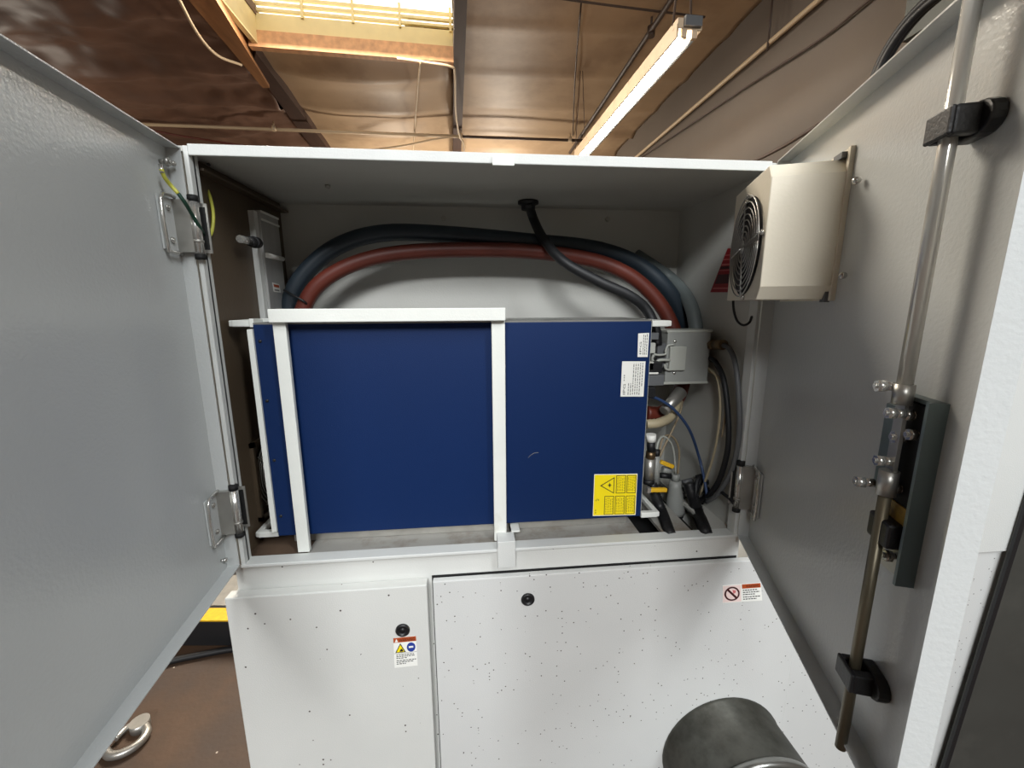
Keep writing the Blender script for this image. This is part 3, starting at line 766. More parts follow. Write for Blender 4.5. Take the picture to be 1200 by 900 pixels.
# ------------------------------------------------------------------ fan unit on the right door
fan = thing('fan_unit', RD(0.15, 0.05, 1.504), 'cream box fan unit with round wire guard hung inside the right door', 'fan')
z0, z1, zm0, zm1 = 1.505, 1.697, 1.5245, 1.6775
s0, s1 = 0.045, 0.242
mb = MB()
sec = [(s0, z0), (s1 - 0.014, z0), (s1, zm0), (s1, zm1), (s1 - 0.014, z1), (s0, z1)]
mb.prism([RD(s, 0.003, z) for s, z in sec], Rn * 0.095); mb.build('housing', 'fan_box', fan, 0.0015)
mb = MB(); mb.fbox(RD, s0 - 0.005, s1 + 0.002, 0.0, 0.004, z0 - 0.002, z1 + 0.012); mb.fbox(RD, s1 - 0.004, s1 + 0.003, 0.0, 0.006, z0 - 0.002, z1 + 0.012)
mb.build('mounting_flange', 'fan_box', fan)
cf = (0.150, 1.592); RO = 0.098


def fp(r, a, o): return RD(cf[0] + r * math.cos(a), RO + o, cf[1] + r * math.sin(a))


mb = MB(); mb.poly([fp(0.079, k * math.pi / 20, 0.0006) for k in range(40)]); mb.build('fan_opening', 'dark', fan, recalc=False)
mb = MB(); mb.lathe([(0.0, 0.0), (0.0008, 0.024), (0.002, 0.024), (0.002, 0.0)], fp(0, 0, 0.0006), Rn, 24); mb.build('hub', 'grey_dk', fan)
for k in range(5):
    a = k * 2 * math.pi / 5 + 0.2
    mb = MB(); mb.poly([fp(0.022, a, 0.0010), fp(0.074, a - 0.12, 0.0010), fp(0.076, a + 0.62, 0.0022), fp(0.022, a + 0.7, 0.0022)])
    mb.build('blade', 'black', fan)
mb = MB()
for r in [0.016 + 0.0092 * k for k in range(8)]:
    mb.tube([fp(r, k * math.pi / 16, 0.006) for k in range(33)], 0.0011, seg=5, sub=1)
for k in range(4):
    a = 0.14 + k * math.pi / 2
    mb.tube([fp(0.010, a, 0.0075), fp(0.080, a, 0.0055), fp(0.083, a, 0.001)], 0.0014, seg=5, sub=1)
mb.lathe([(0.0, 0.011), (0.001, 0.011), (0.001, 0.0)], fp(0, 0, 0.0065), Rn, 16)
mb.build('wire_guard', 'zinc', fan)
for k in range(4):
    a = 0.14 + k * math.pi / 2
    MB().hexbolt(fp(0.083, a, 0), Rn, 0.0045, 0.004).build('screw', 'steel', fan)
for pt in ((0.5059, 0.5362, 1.6566), (0.5061, 0.5368, 1.5364)):
    MB().lathe([(0, 0.0048), (0.004, 0.0045), (0.006, 0.002), (0.006, 0)], pt, Ru, 14).build('screw', 'steel', fan)
MB().fbox(RD, s1 - 0.03, s1 - 0.006, 0.004, 0.012, z1, z1 + 0.008).build('end_clip', 'grey_dk', fan)
MB().fbox(RD, s1 - 0.02, s1 - 0.006, 0.003, 0.010, z0 - 0.004, z0 + 0.014).build('end_clip', 'grey_dk', fan)
tag(MB().tube([(0.4988, 0.7622, 1.5087), (0.4962, 0.7522, 1.4864), (0.4950, 0.7373, 1.4678), (0.4966, 0.7211, 1.4606), (0.5023, 0.7134, 1.4656), (0.5114, 0.7210, 1.4760)], 0.0022, seg=8).build('fan_cable', 'rubber'),
    'short black cable looping below the cream fan unit', 'cable')

# ------------------------------------------------------------------ blue power unit
unit = thing('power_unit', (-0.02, 0.94, 0.99), 'large dark blue steel power unit lying in the cabinet behind the white frame', 'power unit')
bz0, bz1 = 1.018, 1.467
bx('chassis', 'blue', unit, -0.418, 0.380, 0.850, 1.03, bz0, bz1 - 0.003, 0.0015)
bx('lid', 'lid', unit, -0.418, 0.380, 0.8505, 1.03, bz1 - 0.003, bz1)
bx('front_plate', 'rail_white', unit, -0.428, -0.418, 0.846, 1.035, bz0 + 0.012, bz1 - 0.012)
bx('corner_block', 'rail_white', unit, -0.426, -0.418, 0.855, 0.875, bz1 - 0.008, bz1 + 0.008)
bx('rear_plate', 'grey_pl', unit, 0.380, 0.386, 0.862, 1.028, bz0 + 0.006, bz1 - 0.006)
# a few dark screw heads along the left edge
for pz in ((-0.4077, 0.8500, 1.4316), (-0.4212, 0.8500, 1.3130), (-0.4353, 0.8500, 1.1879), (-0.4494, 0.8500, 1.0637)):
    MB().lathe([(0, 0.0032), (0.0012, 0.003), (0.0014, 0.0)], (-0.408, 0.85, pz[2]), (0, -1, 0), 10).build('screw', 'black', unit)


def handle(x0, x1, z, h=0.010):
    mb = MB(); mb.bar((x0, 0.866, z), (x1, 0.866, z), 0.013, 0.013); mb.bar((x1, 0.861, z), (x1, 0.985, z), 0.012, 0.012); mb.bar((x1, 0.98, z), (x0, 0.98, z), 0.013, 0.013)
    return mb.build('handle', 'rail_white', unit, 0.002)


handle(-0.428, (-0.4620, 0.8660, 1.4659)[0], (-0.4510, 0.8660, 1.4658)[2])
handle(-0.422, (-0.4638, 0.8660, 1.0179)[0], (-0.4499, 0.8660, 1.0170)[2])
handle(0.386, (0.4237, 0.8660, 1.4580)[0], (0.4103, 0.8660, 1.4581)[2])
handle(0.386, (0.4252, 0.8660, 1.0129)[0], (0.4105, 0.8660, 1.0137)[2])
# faint scuff
mb = MB(); sc = [Vector(v) for v in ((0.1176, 0.8497, 1.1722), (0.1233, 0.8497, 1.1778), (0.1307, 0.8497, 1.1824), (0.1401, 0.8497, 1.1830))]
for a_, b_ in zip(sc, sc[1:]): mb.poly([a_, b_, b_ + Vector((0, 0, -0.0012)), a_ + Vector((0, 0, -0.0012))])
mb.build('scuff', 's_grey', unit, recalc=False)
# yellow laser warning plate
f = quad_map((0.2666, 0.8500, 1.1262), (0.3668, 0.8500, 1.1230), (0.3674, 0.8500, 1.0220), (0.2664, 0.8500, 1.0250), 0.0002)
mb = MB(); mb.use('s_white'); slab(mb, f, 0.0004)
mb.use('s_yellow'); sheet(mb, f, 0.01, 0.99, 0.015, 0.985, 0.0006)
mb.use('s_ink'); mb.poly([f(0.14, 0.73, 0.0009), f(0.47, 0.535, 0.0009), f(0.47, 0.93, 0.0009)])
mb.use('s_yellow'); mb.poly([f(0.18, 0.73, 0.0012), f(0.452, 0.565, 0.0012), f(0.452, 0.90, 0.0012)])
mb.use('s_ink')
for k in range(8):
    a = k * math.pi / 4; d_ = 0.055 if k % 2 else 0.075
    mb.poly([f(0.36 + 0.012 * math.cos(a + 1.57), 0.74 + 0.012 * math.sin(a + 1.57), 0.0014), f(0.36 + 0.8 * d_ * math.cos(a), 0.74 + d_ * math.sin(a), 0.0014), f(0.36 - 0.012 * math.cos(a + 1.57), 0.74 - 0.012 * math.sin(a + 1.57), 0.0014)])
mb.poly([f(0.36 + 0.022 * math.cos(k * 0.785), 0.74 + 0.022 * math.sin(k * 0.785), 0.0015) for k in range(8)])
for (u0, u1, v0, v1) in ((0.51, 0.735, 0.54, 0.97), (0.76, 0.975, 0.54, 0.97), (0.255, 0.475, 0.03, 0.48), (0.505, 0.73, 0.03, 0.48), (0.755, 0.97, 0.03, 0.48)):
    mb.use('s_ink'); frame_box(mb, f, u0, u1, v0, v1, 0.014, 0.0009)
    mb.use('s_olive')
    for k in range(5):
        uu = u0 + 0.035 + (u1 - u0 - 0.07) * k / 4; vv = v0 + 0.05
        while vv < v1 - 0.06:
            w_ = random.uniform(0.03, 0.07); sheet(mb, f, uu - 0.008, uu + 0.008, vv, min(vv + w_, v1 - 0.04), 0.0009); vv += w_ + 0.018
mb.use('s_olive')
for (u, v) in ((0.05, 0.06), (0.05, 0.12), (0.05, 0.36), (0.08, 0.38), (0.11, 0.37)): sheet(mb, f, u, u + 0.02, v, v + 0.04, 0.0009)
st = mb.build('laser_plate', None, unit, recalc=False); st['label'] = 'yellow laser warning plate with triangle and five boxes'
# white rating plate, printed sideways
f = quad_map((0.3190, 0.8500, 1.3796), (0.3707, 0.8500, 1.3787), (0.3706, 0.8500, 1.3013), (0.3188, 0.8500, 1.3027), 0.0002)
mb = MB(); mb.use('s_white'); slab(mb, f, 0.0004)
mb.use('s_ink'); mb.text('IPG', lambda x, y: f(0.17 - 0.10 * y + 0.02, 0.06 + 0.30 * x, 0.0007))
mb.use('s_grey')
for k, (v0, v1) in enumerate(((0.05, 0.38), (0.05, 0.38), (0.06, 0.95), (0.06, 0.95), (0.06, 0.95), (0.05, 0.95), (0.3, 0.95))):
    u = 0.30 + 0.095 * k; vv = v0
    while vv < v1:
        w_ = random.uniform(0.03, 0.10); sheet(mb, f, u, u + 0.035, vv, min(vv + w_, v1), 0.0007); vv += w_ + 0.022
for v in (0.45, 0.52, 0.58): sheet(mb, f, 0.1, 0.14, v, v + 0.04, 0.0007)
mb.use('s_ink')
st = mb.build('rating_plate', None, unit, recalc=False); st['label'] = 'white printed rating plate'
f = quad_map((0.3511, 0.8500, 1.4383), (0.3752, 0.8500, 1.4394), (0.3747, 0.8500, 1.3880), (0.3524, 0.8500, 1.3884), 0.0002)
mb = MB(); mb.use('s_white'); slab(mb, f, 0.0004)
mb.use('s_ink'); mb.text('IPG', lambda x, y: f(0.34 - 0.17 * y, 0.12 + 0.52 * x, 0.0007))
mb.use('s_grey')
for u in (0.48, 0.64, 0.8):
    vv = 0.1
    while vv < 0.88:
        w_ = random.uniform(0.04, 0.12); sheet(mb, f, u, u + 0.07, vv, vv + w_, 0.0007); vv += w_ + 0.03
st = mb.build('name_plate', None, unit, recalc=False); st['label'] = 'small white name plate near the upper corner'

# ------------------------------------------------------------------ white mounting frame before the unit
mf = thing('mounting_frame', (-0.15, 0.83, ZS), 'white square tube frame standing before the blue power unit', 'frame')
y0, y1 = 0.8155, 0.8405
fx = [-0.373, -0.349, 0.0405, 0.0675]
ftop = (-0.1627, 0.8155, 1.4926)[2]; fbar = (-0.1642, 0.8155, 1.4687)[2]
bx('post', 'rail_white', mf, fx[0], fx[1], y0 + 0.014, y1, ZS + 0.004, ftop, 0.0015)
bx('post', 'rail_white', mf, fx[2], fx[3], y0 + 0.014, y1, ZS + 0.004, ftop, 0.0015)
bx('crossbar', 'rail_white', mf, fx[0], fx[3], y0, y0 + 0.014, fbar, ftop + 0.001, 0.0015)
for y in (0.88, 0.99):
    bx('support_rail', 'zinc', mf, -0.40, 0.36, y, y + 0.03, ZS + 0.001, bz0, 0.001)

# bright metal channel on the left inside wall, with sensor knob
ch = thing('metal_channel', (-0.47, 0.98, 1.40), 'shiny metal channel upright on the left inside wall of the cabinet', 'channel')
ct, cb_ = (-0.4600, 1.0236, 1.7077), (-0.4600, 1.0192, 1.4921)
yr = (-0.4600, 1.1142, 1.7033)[1]; zt = ct[2]; zb_ = 1.40
mb = MB(); mb.box(XL + 0.0005, -0.460, ct[1], yr, zb_, zt); mb.build('channel_face', 'brushed', ch, 0.0015)
bx('channel_flange', 'lip', ch, XL + 0.0005, -0.4655, ct[1] - 0.016, ct[1] - 0.0002, zb_, zt - 0.004)
for dz in (0.0, -0.017):
    bx('edge_strip', 'rail_white', ch, -0.460, -0.4575, ct[1] + 0.002, yr - 0.002, zt + dz - 0.004, zt + dz)
zl = (-0.4580, 1.0438, 1.6119)[2]
MB().cyl((-0.4575, ct[1] + 0.004, zl), (-0.4575, yr - 0.004, zl), 0.0055, seg=16).build('glare_bar', 's_white', ch)  # white bar stands in for the glare on the shiny channel
f = quad_map((-0.4598, 1.0460, 1.5527), (-0.4598, 1.0808, 1.5504), (-0.4598, 1.0851, 1.5304), (-0.4598, 1.0495, 1.5314), 0.0)
mb = MB(); mb.use('s_white'); slab(mb, f, 0.0004); mb.use('s_orange'); sheet(mb, f, 0.1, 0.9, 0.55, 0.85, 0.0007); mb.use('s_grey'); sheet(mb, f, 0.1, 0.8, 0.15, 0.3, 0.0007)
mb.build('small_label', None, ch, recalc=False)
kn = MB(); a_ = Vector((-0.4520, 0.9848, 1.6320)); b_ = Vector((-0.4520, 0.9098, 1.6297))
kn.use('black').cyl(a_, a_.lerp(b_, 0.5), 0.0095, seg=18); kn.cyl(a_.lerp(b_, 0.1), a_.lerp(b_, 0.3), 0.012, seg=18)
kn.use('steel').cyl(a_.lerp(b_, 0.5), b_, 0.0075, seg=18)
kn.build('sensor_knob', None, ch)

# ------------------------------------------------------------------ hoses and cables over the unit
tag(MB().tube([(-0.4462, 1.1000, 1.2552), (-0.4602, 1.1000, 1.4106), (-0.4466, 1.1000, 1.5038), (-0.4074, 1.1000, 1.5739), (-0.3227, 1.1000, 1.6410), (-0.2082, 1.1000, 1.6742), (-0.0414, 1.1000, 1.6720), (0.1528, 1.1000, 1.6575), (0.3209, 1.1000, 1.6422), (0.4377, 1.1000, 1.6063), (0.5146, 1.0900, 1.5465), (0.5648, 1.0900, 1.4789), (0.5921, 1.0900, 1.4095), (0.6056, 1.0900, 1.3022)], 0.0205, seg=16).build('black_hose', 'blue_black_hose'),
    'thick black hose arching highest over the blue power unit', 'hose')
tag(MB().tube([(-0.3837, 1.0800, 1.2582), (-0.4234, 1.0800, 1.4119), (-0.4049, 1.0800, 1.4995), (-0.3511, 1.0800, 1.5625), (-0.2488, 1.0800, 1.6092), (-0.1043, 1.0800, 1.6302), (0.1285, 1.0800, 1.6319), (0.3048, 1.0800, 1.6122), (0.4044, 1.0700, 1.5757), (0.4720, 1.0600, 1.5215), (0.5153, 1.0500, 1.4601), (0.5409, 1.0400, 1.3916), (0.5557, 1.0300, 1.3134), (0.5259, 1.0000, 1.2564), (0.4744, 0.9700, 1.2294), (0.4253, 0.9600, 1.2335)], 0.0185, seg=16).build('red_hose', 'red_hose'),
    'thick red rubber hose arching below the black one over the blue unit', 'hose')
tag(MB().tube([(0.4565, 1.1500, 1.6315), (0.5589, 1.1500, 1.5700), (0.5720, 1.0573, 1.5015), (0.5720, 1.0118, 1.4222), (0.5720, 1.0192, 1.3599), (0.5720, 1.0308, 1.3221)], 0.0175, seg=14).build('grey_hose', 'grey_hose'),
    'grey hose dropping behind the grey connector box at the right', 'hose')
tag(MB().tube([(0.1481, 1.0837, 1.7500), (0.1665, 1.1200, 1.7173), (0.1834, 1.0600, 1.6582), (0.2204, 1.0000, 1.5997), (0.2986, 0.9800, 1.5536), (0.3732, 0.9700, 1.5198), (0.4169, 0.9700, 1.4878), (0.4386, 0.9600, 1.4416), (0.4408, 0.9500, 1.4017)], 0.0118, seg=14).build('roof_cable', 'rubber'),
    'black cable hanging from the roof grommet down across both hoses', 'cable')
mb = MB(); tie = [(-0.4478, 1.0770, 1.5362), (-0.4198, 1.0580, 1.5236), (-0.3966, 1.0550, 1.5095), (-0.3950, 1.0700, 1.5015)]
mb.tube(tie, 0.0028, seg=6); tag(mb.build('cable_tie', 'black'), 'black tie strapped across both thick hoses at the left', 'tie')

# ------------------------------------------------------------------ connector box on the right of the unit
cb = thing('connector_box', (0.52, 0.97, 1.39), 'grey connector box with latch lever at the right end of the blue unit', 'connector')
q = (0.4610, 0.9400, 1.4385); w = (0.5694, 0.9400, 1.3115)
bx('body', 'grey_pl', cb, q[0], w[0], 0.940, 1.005, w[2], q[2] - 0.004, 0.003)
bx('rim', 'grey_lt', cb, q[0] - 0.002, w[0] + 0.003, 0.9385, 1.006, q[2] - 0.006, q[2], 0.0015)
bx('rim', 'grey_lt', cb, q[0] - 0.003, w[0] + 0.001, 0.9385, 1.006, w[2] - 0.003, w[2] + 0.003, 0.0015)
a_ = (0.4659, 0.9360, 1.4007); b_ = (0.5062, 0.9360, 1.3428)
bx('latch_plate', 'grey_lt', cb, a_[0], b_[0], 0.932, 0.940, b_[2], a_[2], 0.002)
mb = MB(); mb.tube([(0.4751, 0.9340, 1.4048), (0.4606, 0.9340, 1.4030), (0.4551, 0.9340, 1.3910), (0.4557, 0.9340, 1.3829), (0.4390, 0.9340, 1.3811), (0.4263, 0.9340, 1.3834)], 0.0026, seg=8, sub=3)
mb.tube([(0.4672, 0.9340, 1.3685), (0.4419, 0.9340, 1.3689), (0.4318, 0.9340, 1.3630), (0.4229, 0.9340, 1.3713), (0.4265, 0.9340, 1.3813)], 0.0034, seg=8, sub=3)
mb.tube([(0.4689, 0.9340, 1.3439), (0.4580, 0.9340, 1.3482), (0.4552, 0.9340, 1.3585)], 0.0026, seg=8, sub=3)
mb.build('latch_lever', 'grey_lt', cb)
for pt in ((0.4797, 0.9400, 1.4122), (0.4831, 0.9400, 1.3365)):
    MB().lathe([(0, 0.004), (0.002, 0.0035), (0.002, 0)], pt, (0, -1, 0), 12).build('screw', 'steel', cb)
a_ = (0.4405, 0.9500, 1.4078); b_ = (0.4743, 0.9500, 1.3475)
bx('socket_hood', 'grey_dk', cb, a_[0], b_[0] + 0.004, 0.945, 1.0, b_[2], a_[2], 0.002)
a_ = Vector((0.5720, 0.9471, 1.4022)); b_ = Vector((0.5720, 0.8928, 1.4073))
mb = MB(); mb.use('brass').cyl(a_, a_.lerp(b_, 0.4), 0.013, seg=6); mb.use('brass').cyl(a_.lerp(b_, 0.4), b_, 0.0115, seg=16)
mb.build('cable_gland', None, cb)
# plug bodies fixed on the unit's rear plate
pl = thing('rear_connectors', (0.40, 0.90, 1.33), 'small grey and black plugs on the right end of the blue unit', 'connectors')
for a_, b_, m, nm in (((0.3887, 0.8850, 1.4144), (0.4078, 0.8850, 1.3913), 'grey_lt', 'socket'), ((0.3912, 0.8850, 1.3725), (0.4063, 0.8850, 1.3529), 'grey_lt', 'socket'), ((0.3930, 0.8850, 1.3415), (0.4326, 0.8850, 1.3171), 'grey_dk', 'plug'), ((0.3945, 0.8850, 1.3502), (0.4188, 0.8850, 1.3438), 's_white', 'strain_clip'), ((0.3926, 0.8850, 1.3141), (0.4142, 0.8850, 1.2898), 'black', 'plug'), ((0.4072, 0.8850, 1.3702), (0.4266, 0.8850, 1.3466), 'black', 'plug'), ((0.3873, 0.8850, 1.4370), (0.4138, 0.8850, 1.4216), 'grey_dk', 'plug')):
    bx(nm, m, pl, 0.386, b_[0], 0.885, 0.915, b_[2], a_[2], 0.0015)

# valves, hose elbow and fittings below
el = thing('hose_elbow', (0.42, 0.92, 1.26), 'cream corrugated hose elbow with a silver sleeve below the connector box', 'hose')
MB().tube([(0.4024, 0.9000, 1.2233), (0.4334, 0.9000, 1.2253), (0.4679, 0.9200, 1.2301), (0.4918, 0.9400, 1.2454), (0.5149, 0.9700, 1.2591)], 0.0115, seg=14, ribs=0.006).build('elbow', 'beige', el)
a_ = Vector((0.4515, 0.9150, 1.2488)); b_ = Vector((0.5064, 0.9450, 1.2887))
MB().cyl(a_, b_, 0.012, 0.0155, seg=18).build('sleeve', 'zinc', el)
va = thing('ball_valve', (0.4209, 0.9000, 1.0884), 'silver ball valve with white cap and level yellow lever beside the warning plate', 'valve')
MB().cyl((0.4164, 0.9000, 1.1978), (0.4174, 0.9000, 1.1809), 0.0115, seg=20).build('cap', 's_white', va)
MB().cyl((0.4174, 0.9000, 1.1809), (0.4190, 0.9000, 1.1554), 0.0095, seg=18).build('neck', 'rubber', va)
MB().cyl((0.4190, 0.9000, 1.1554), (0.4179, 0.9000, 1.1383), 0.011, seg=6).build('nut', 'brass', va)
MB().cyl((0.4179, 0.9000, 1.1383), (0.4179, 0.9000, 1.0864), 0.0128, 0.0118, seg=20).build('valve_body', 'zinc', va)
MB().cyl((0.4168, 0.9000, 1.0864), (0.4175, 0.9000, 1.0754), 0.0135, seg=18).build('collar', 'rubber', va)
MB().bar((0.4027, 0.8750, 1.0703), (0.4111, 0.8750, 1.0698), 0.010, 0.011).build('lever_hub', 'steel', va)
MB().bar((0.4090, 0.8750, 1.0699), (0.4546, 0.8820, 1.0644), 0.010, 0.0105).build('lever', 'yellow', va, 0.003)
va2 = thing('ball_valve', (0.4575, 0.9400, 1.0693), 'slimmer grey valve with slanting yellow lever behind the silver one', 'valve')
MB().cyl((0.4467, 0.9300, 1.1323), (0.4513, 0.9300, 1.0603), 0.0085, seg=16).build('valve_body', 'grey_pl', va2)
MB().cyl((0.4479, 0.9300, 1.1477), (0.4480, 0.9300, 1.1300), 0.0075, seg=16).build('neck', 'rubber', va2)
MB().bar((0.4563, 0.9250, 1.1183), (0.4902, 0.9250, 1.1035), 0.010, 0.010).build('lever', 'yellow', va2, 0.002)
MB().cyl((0.4695, 0.9400, 1.0915), (0.4922, 0.9400, 1.0859), 0.008, seg=12).build('branch', 'grey_pl', va2)
MB().cyl((0.4661, 0.9400, 1.0757), (0.4932, 0.9400, 1.0722), 0.007, seg=12).build('branch', 'rubber', va2)
be = thing('bell_connector', (0.5331, 0.9800, 0.9557), 'grey bell shaped plastic connector standing behind the yellow lever', 'connector')
mb = MB(); c_ = Vector((0.5336, 0.9800, 0.9483)); tp_ = Vector((0.5280, 0.9800, 1.0413)); L_ = (tp_ - c_).length
mb.lathe([(0, 0.0), (0, 0.024), (L_ * 0.1, 0.0245), (L_ * 0.45, 0.021), (L_ * 0.8, 0.0165), (L_, 0.015), (L_, 0.0)], c_, tp_ - c_, 24); mb.build('bell', 'grey_pl', be)
MB().cyl(tp_, (0.5278, 0.9800, 1.0605), 0.011, seg=8).build('cap_nut', 'grey_pl', be)
mb = MB(); mb.cyl(c_ - Vector((0, 0, 0.008)), c_, 0.0215, seg=24); mb.cyl((c_.x, c_.y, ZS), c_ - Vector((0, 0, 0.008)), 0.012, seg=14); mb.build('seal', 'rubber', be)
for a_, b_ in (((0.5515, 0.9850, 1.0307), (0.5772, 0.9850, 1.0368)), ((0.5554, 0.9850, 1.0111), (0.5812, 0.9850, 1.0171)), ((0.5543, 0.9850, 0.9940), (0.5802, 0.9850, 1.0000))):
    MB().cyl(a_, b_, 0.0075, seg=12).build('side_fitting', 'grey_dk', be)


def cable(name, pts, r, mat, label, cat='cable', ribs=0, group=None):
    return tag(MB().tube(pts, r, seg=10, ribs=ribs).build(name, mat), label, cat, group)


cable('corrugated_conduit', [(0.4402, 0.9300, 1.0609), (0.4463, 0.9200, 1.0334), (0.4569, 0.9050, 0.9994), (0.4422, 0.8370, 0.9890), (0.4422, 0.8234, 0.9820)], 0.0135, 'black', 'black corrugated conduit entering the cabinet floor below the yellow lever', ribs=0.006)
cable('corrugated_conduit', [(0.5451, 0.9450, 1.0490), (0.5511, 0.9350, 1.0207), (0.5650, 0.9250, 0.9781), (0.5262, 0.8319, 0.9890), (0.5231, 0.8149, 0.9820)], 0.0150, 'black', 'wider black corrugated conduit entering the floor at the far right', ribs=0.006)
mb = MB(); cc = Vector((0.5760, 0.9350, 1.0241))
for k in range(5):
    a = 0.5 * k; r = 0.022 + 0.004 * (k % 3)
    mb.tube([cc + Vector((0.8 * r * math.cos(t * 0.45 + a) + 0.003 * k - 0.006, 0.012 * math.sin(t * 0.7 + k) + 0.004 * k, 1.45 * r * math.sin(t * 0.45 + a) + 0.004 * math.sin(3 * k))) for t in range(15)], 0.0052, seg=8, sub=3)
tag(mb.build('cable_bundle', 'rubber'), 'tangled bundle of black cable beside the grey bell connector', 'cable bundle')
cable('black_cable', [(0.5720, 0.8993, 1.4067), (0.5720, 0.8694, 1.4001), (0.5720, 0.8430, 1.3674), (0.5720, 0.8196, 1.2927), (0.5720, 0.8082, 1.2196), (0.5720, 0.8193, 1.1366), (0.5720, 0.8596, 1.0603), (0.5720, 0.9036, 1.0165)], 0.0055, 'grey_dk', 'dark grey cable nearest the right post, leaving the brass gland')
cable('black_cable', [(0.5720, 0.9533, 1.3704), (0.5720, 0.9200, 1.3644), (0.5720, 0.8807, 1.3285), (0.5720, 0.8533, 1.2552), (0.5720, 0.8414, 1.1787), (0.5720, 0.8613, 1.0938), (0.5720, 0.8985, 1.0327)], 0.0062, 'rubber', 'thick black cable bowing down from the side of the connector box')
cable('beige_cable', [(0.5720, 0.9536, 1.3472), (0.5720, 0.9077, 1.3297), (0.5720, 0.8845, 1.2674), (0.5720, 0.8837, 1.1953), (0.5720, 0.8998, 1.1144), (0.5720, 0.9354, 1.0194)], 0.0028, 'beige', 'thin beige cable hanging right of the blue cable')
cable('beige_cable', [(0.5720, 0.9450, 1.3401), (0.5720, 0.8900, 1.3248), (0.5720, 0.8640, 1.2624), (0.5720, 0.8670, 1.1965)], 0.0022, 'beige_d', 'thinner brownish cable hidden beside the thick black cable')
cable('blue_cable', [(0.3983, 0.8950, 1.2920), (0.4298, 0.9000, 1.2819), (0.4714, 0.9050, 1.2549), (0.5219, 0.9200, 1.1984), (0.5697, 0.9500, 1.1174), (0.5720, 0.9181, 1.0620), (0.5720, 0.9014, 1.0268)], 0.0035, 'blue_wire', 'thin blue grey cable curving from the blue unit to the black bundle')
cable('thin_tube', [(0.5261, 0.9700, 1.2588), (0.5171, 0.9650, 1.2249), (0.4956, 0.9600, 1.1780), (0.4769, 0.9500, 1.1506), (0.4607, 0.9400, 1.1235)], 0.0026, 'beige_d', 'thin pale tube slanting down from under the connector box')
cable('clear_tube', [(0.4490, 0.9350, 1.1326), (0.4538, 0.9400, 1.1616), (0.4688, 0.9500, 1.1733), (0.4874, 0.9550, 1.1642), (0.5081, 0.9650, 1.1327), (0.5253, 0.9750, 1.0604)], 0.0026, 'grey_lt', 'looped pale tube ending on the bell connector, nearest the unit')
cable('clear_tube', [(0.4606, 0.9450, 1.1261), (0.4717, 0.9550, 1.1648), (0.4917, 0.9650, 1.1721), (0.5143, 0.9720, 1.1576), (0.5328, 0.9800, 1.1193), (0.5328, 0.9800, 1.0555)], 0.0026, 'beige_d', 'outer looped brownish tube ending on the bell connector')
cable('grey_wire', [(0.5720, 0.8473, 1.0683), (0.5720, 0.8147, 1.0673), (0.5720, 0.8018, 1.0635)], 0.004, 'rubber', 'short black wire by the foot of the right post')

# ground wire bridging the left door and cabinet
gw = thing('ground_wire', (-0.4710, 0.7587, 1.6915), 'yellow green ground wire strung from the left door stud into the cabinet', 'wire')
MB().tube([(-0.4761, 0.7495, 1.7163), (-0.4738, 0.7469, 1.7032)], 0.0030, seg=8).build('lug', 'steel', gw)
MB().tube([(-0.4738, 0.7463, 1.7092), (-0.4743, 0.7521, 1.6985), (-0.4733, 0.7619, 1.6898), (-0.4655, 0.7650, 1.6779)], 0.0030, seg=10).build('yellow_end', 'yellow_wire', gw)
MB().tube([(-0.4655, 0.7650, 1.6779), (-0.4603, 0.7700, 1.6649), (-0.4601, 0.7850, 1.6481), (-0.4584, 0.8000, 1.6275), (-0.4691, 0.8300, 1.6163)], 0.0030, seg=10).build('green_middle', 'green_wire', gw)
MB().tube([(-0.4691, 0.8300, 1.6163), (-0.4698, 0.8500, 1.6326), (-0.4688, 0.8600, 1.6613), (-0.4747, 0.8700, 1.6930), (-0.4832, 0.8750, 1.7178)], 0.0028, seg=10).build('yellow_end', 'yellow_wire', gw)
MB().tube([(-0.4832, 0.8750, 1.7178), (-0.4882, 0.8800, 1.7352), (-0.4874, 0.8900, 1.7632), (-0.4639, 0.8593, 1.7500)], 0.0026, seg=10).build('dark_end', 'rubber', gw)

# ------------------------------------------------------------------ duct, and things on the floor at the left
du = thing('round_duct', (0.606, 0.60, 0.0), 'weathered galvanised round duct before the lower right panel', 'duct')
dc = Vector((0.600, 0.794, 0.402)); dr_ = 0.150
mb = MB(); pa = [dc, dc + Vector((0, -0.20, 0))]
prof = [(0, dr_ + 0.003), (0.006, dr_ + 0.003), (0.008, dr_), (0.21, dr_)]
mb.lathe(prof, dc, (0, -1, 0), 48)
mb.lathe([(0.004, dr_ * 0.9), (0.004, 0.0)], dc, (0, -1, 0), 48)
mb.build('straight_section', 'duct', du)
rb = 0.794 - (0.5712, 0.6497, 0.5550)[1]
MB().lathe([(h + rb, dr_ + k) for h, k in ((-0.01, 0), (-0.008, 0.004), (0, 0.006), (0.008, 0.004), (0.01, 0))], dc, (0, -1, 0), 48).build('ring_bead', 'duct_rim', du)
mb = MB(); pth = [dc + Vector((0, -0.20, 0))] + [dc + Vector((0, -0.20 - 0.2 * math.sin(t), -0.2 + 0.2 * math.cos(t))) for t in (0.26, 0.52, 0.79, 1.05, 1.31, 1.57)] + [Vector((dc.x, dc.y - 0.40, 0.0))]
mb.tube(pth, dr_ - 0.001, seg=40, sub=1); mb.build('elbow', 'duct', du)

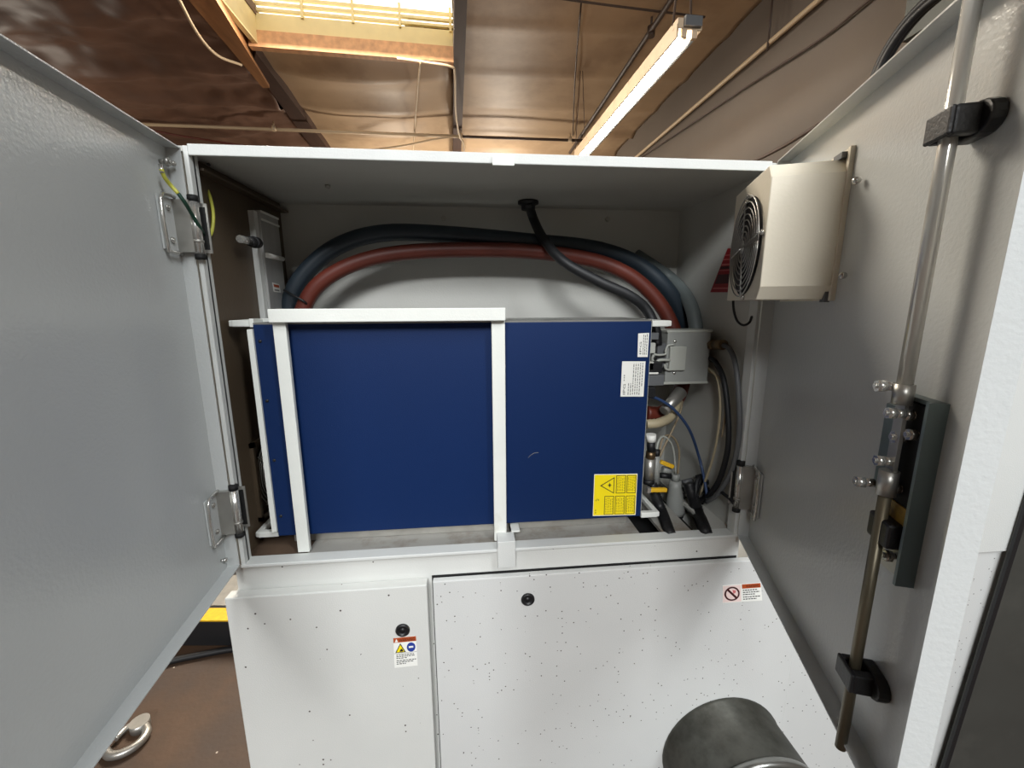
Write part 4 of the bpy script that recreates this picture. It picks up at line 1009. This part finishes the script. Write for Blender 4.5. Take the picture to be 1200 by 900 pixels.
stp = thing('floor_step', (-1.35, 1.95, 0.0), 'black floor step with yellow top edge behind the left door', 'step')
a_ = Vector((-1.4517, 1.7573, 0.0000)); b_ = Vector((-1.0881, 1.7198, 0.0000)); dd = Vector((b_.y - a_.y, -(b_.x - a_.x), 0)).normalized() * -0.35
st_b = a_ - (b_ - a_) * 0.6; st_e = b_ + (b_ - a_) * 0.4
up = Vector((0, 0, 0.125))
MB().hexa([st_b, st_e, st_e + dd, st_b + dd, st_b + up, st_e + up, st_e + dd + up, st_b + dd + up]).build('step_body', 'black_step', stp, 0.004)
u2 = Vector((0, 0, 0.006)); d2 = dd * 0.22
MB().hexa([st_b + up, st_e + up, st_e + d2 + up, st_b + d2 + up, st_b + up + u2, st_e + up + u2, st_e + d2 + up + u2, st_b + d2 + up + u2]).build('yellow_edge', 'yellow_edge', stp)
d3 = dd * 0.27; d4 = dd * 0.9
MB().hexa([st_b + d3 + up, st_e + d3 + up, st_e + d4 + up, st_b + d4 + up, st_b + d3 + up + u2, st_e + d3 + up + u2, st_e + d4 + up + u2, st_b + d4 + up + u2]).build('tread_plate', 'zinc', stp)
tag(MB().tube([(-1.4370, 1.5980, 0.0130), (-1.3058, 1.6470, 0.0130), (-1.2093, 1.6678, 0.0130), (-1.0871, 1.6870, 0.0130), (-0.9461, 1.6912, 0.0130)], 0.013, seg=10).build('floor_hose', 'rubber'),
    'thin black hose lying on the brown floor before the step', 'hose')
hk = MB(); pts = [(-1.2002, 1.3567, 0.0150), (-1.1778, 1.3331, 0.0150), (-1.1731, 1.3032, 0.0150), (-1.1854, 1.2789, 0.0150), (-1.2132, 1.2625, 0.0150), (-1.2454, 1.2630, 0.0150), (-1.2792, 1.2857, 0.0150)]
hk.tube(pts, 0.014, seg=10); q_ = Vector((-1.2229, 1.3653, 0.0000))
hk.cyl(q_, q_ + Vector((0, 0, 0.03)), 0.03, seg=18)
hk.tube([(-1.2204, 1.3702, 0.0200), (-1.2565, 1.3569, 0.0180), (-1.2673, 1.3162, 0.0180)], 0.010, seg=8)
tag(hk.build('pipe_clamp', 'zinc'), 'grey metal shackle lying on the brown floor below the left door', 'shackle')
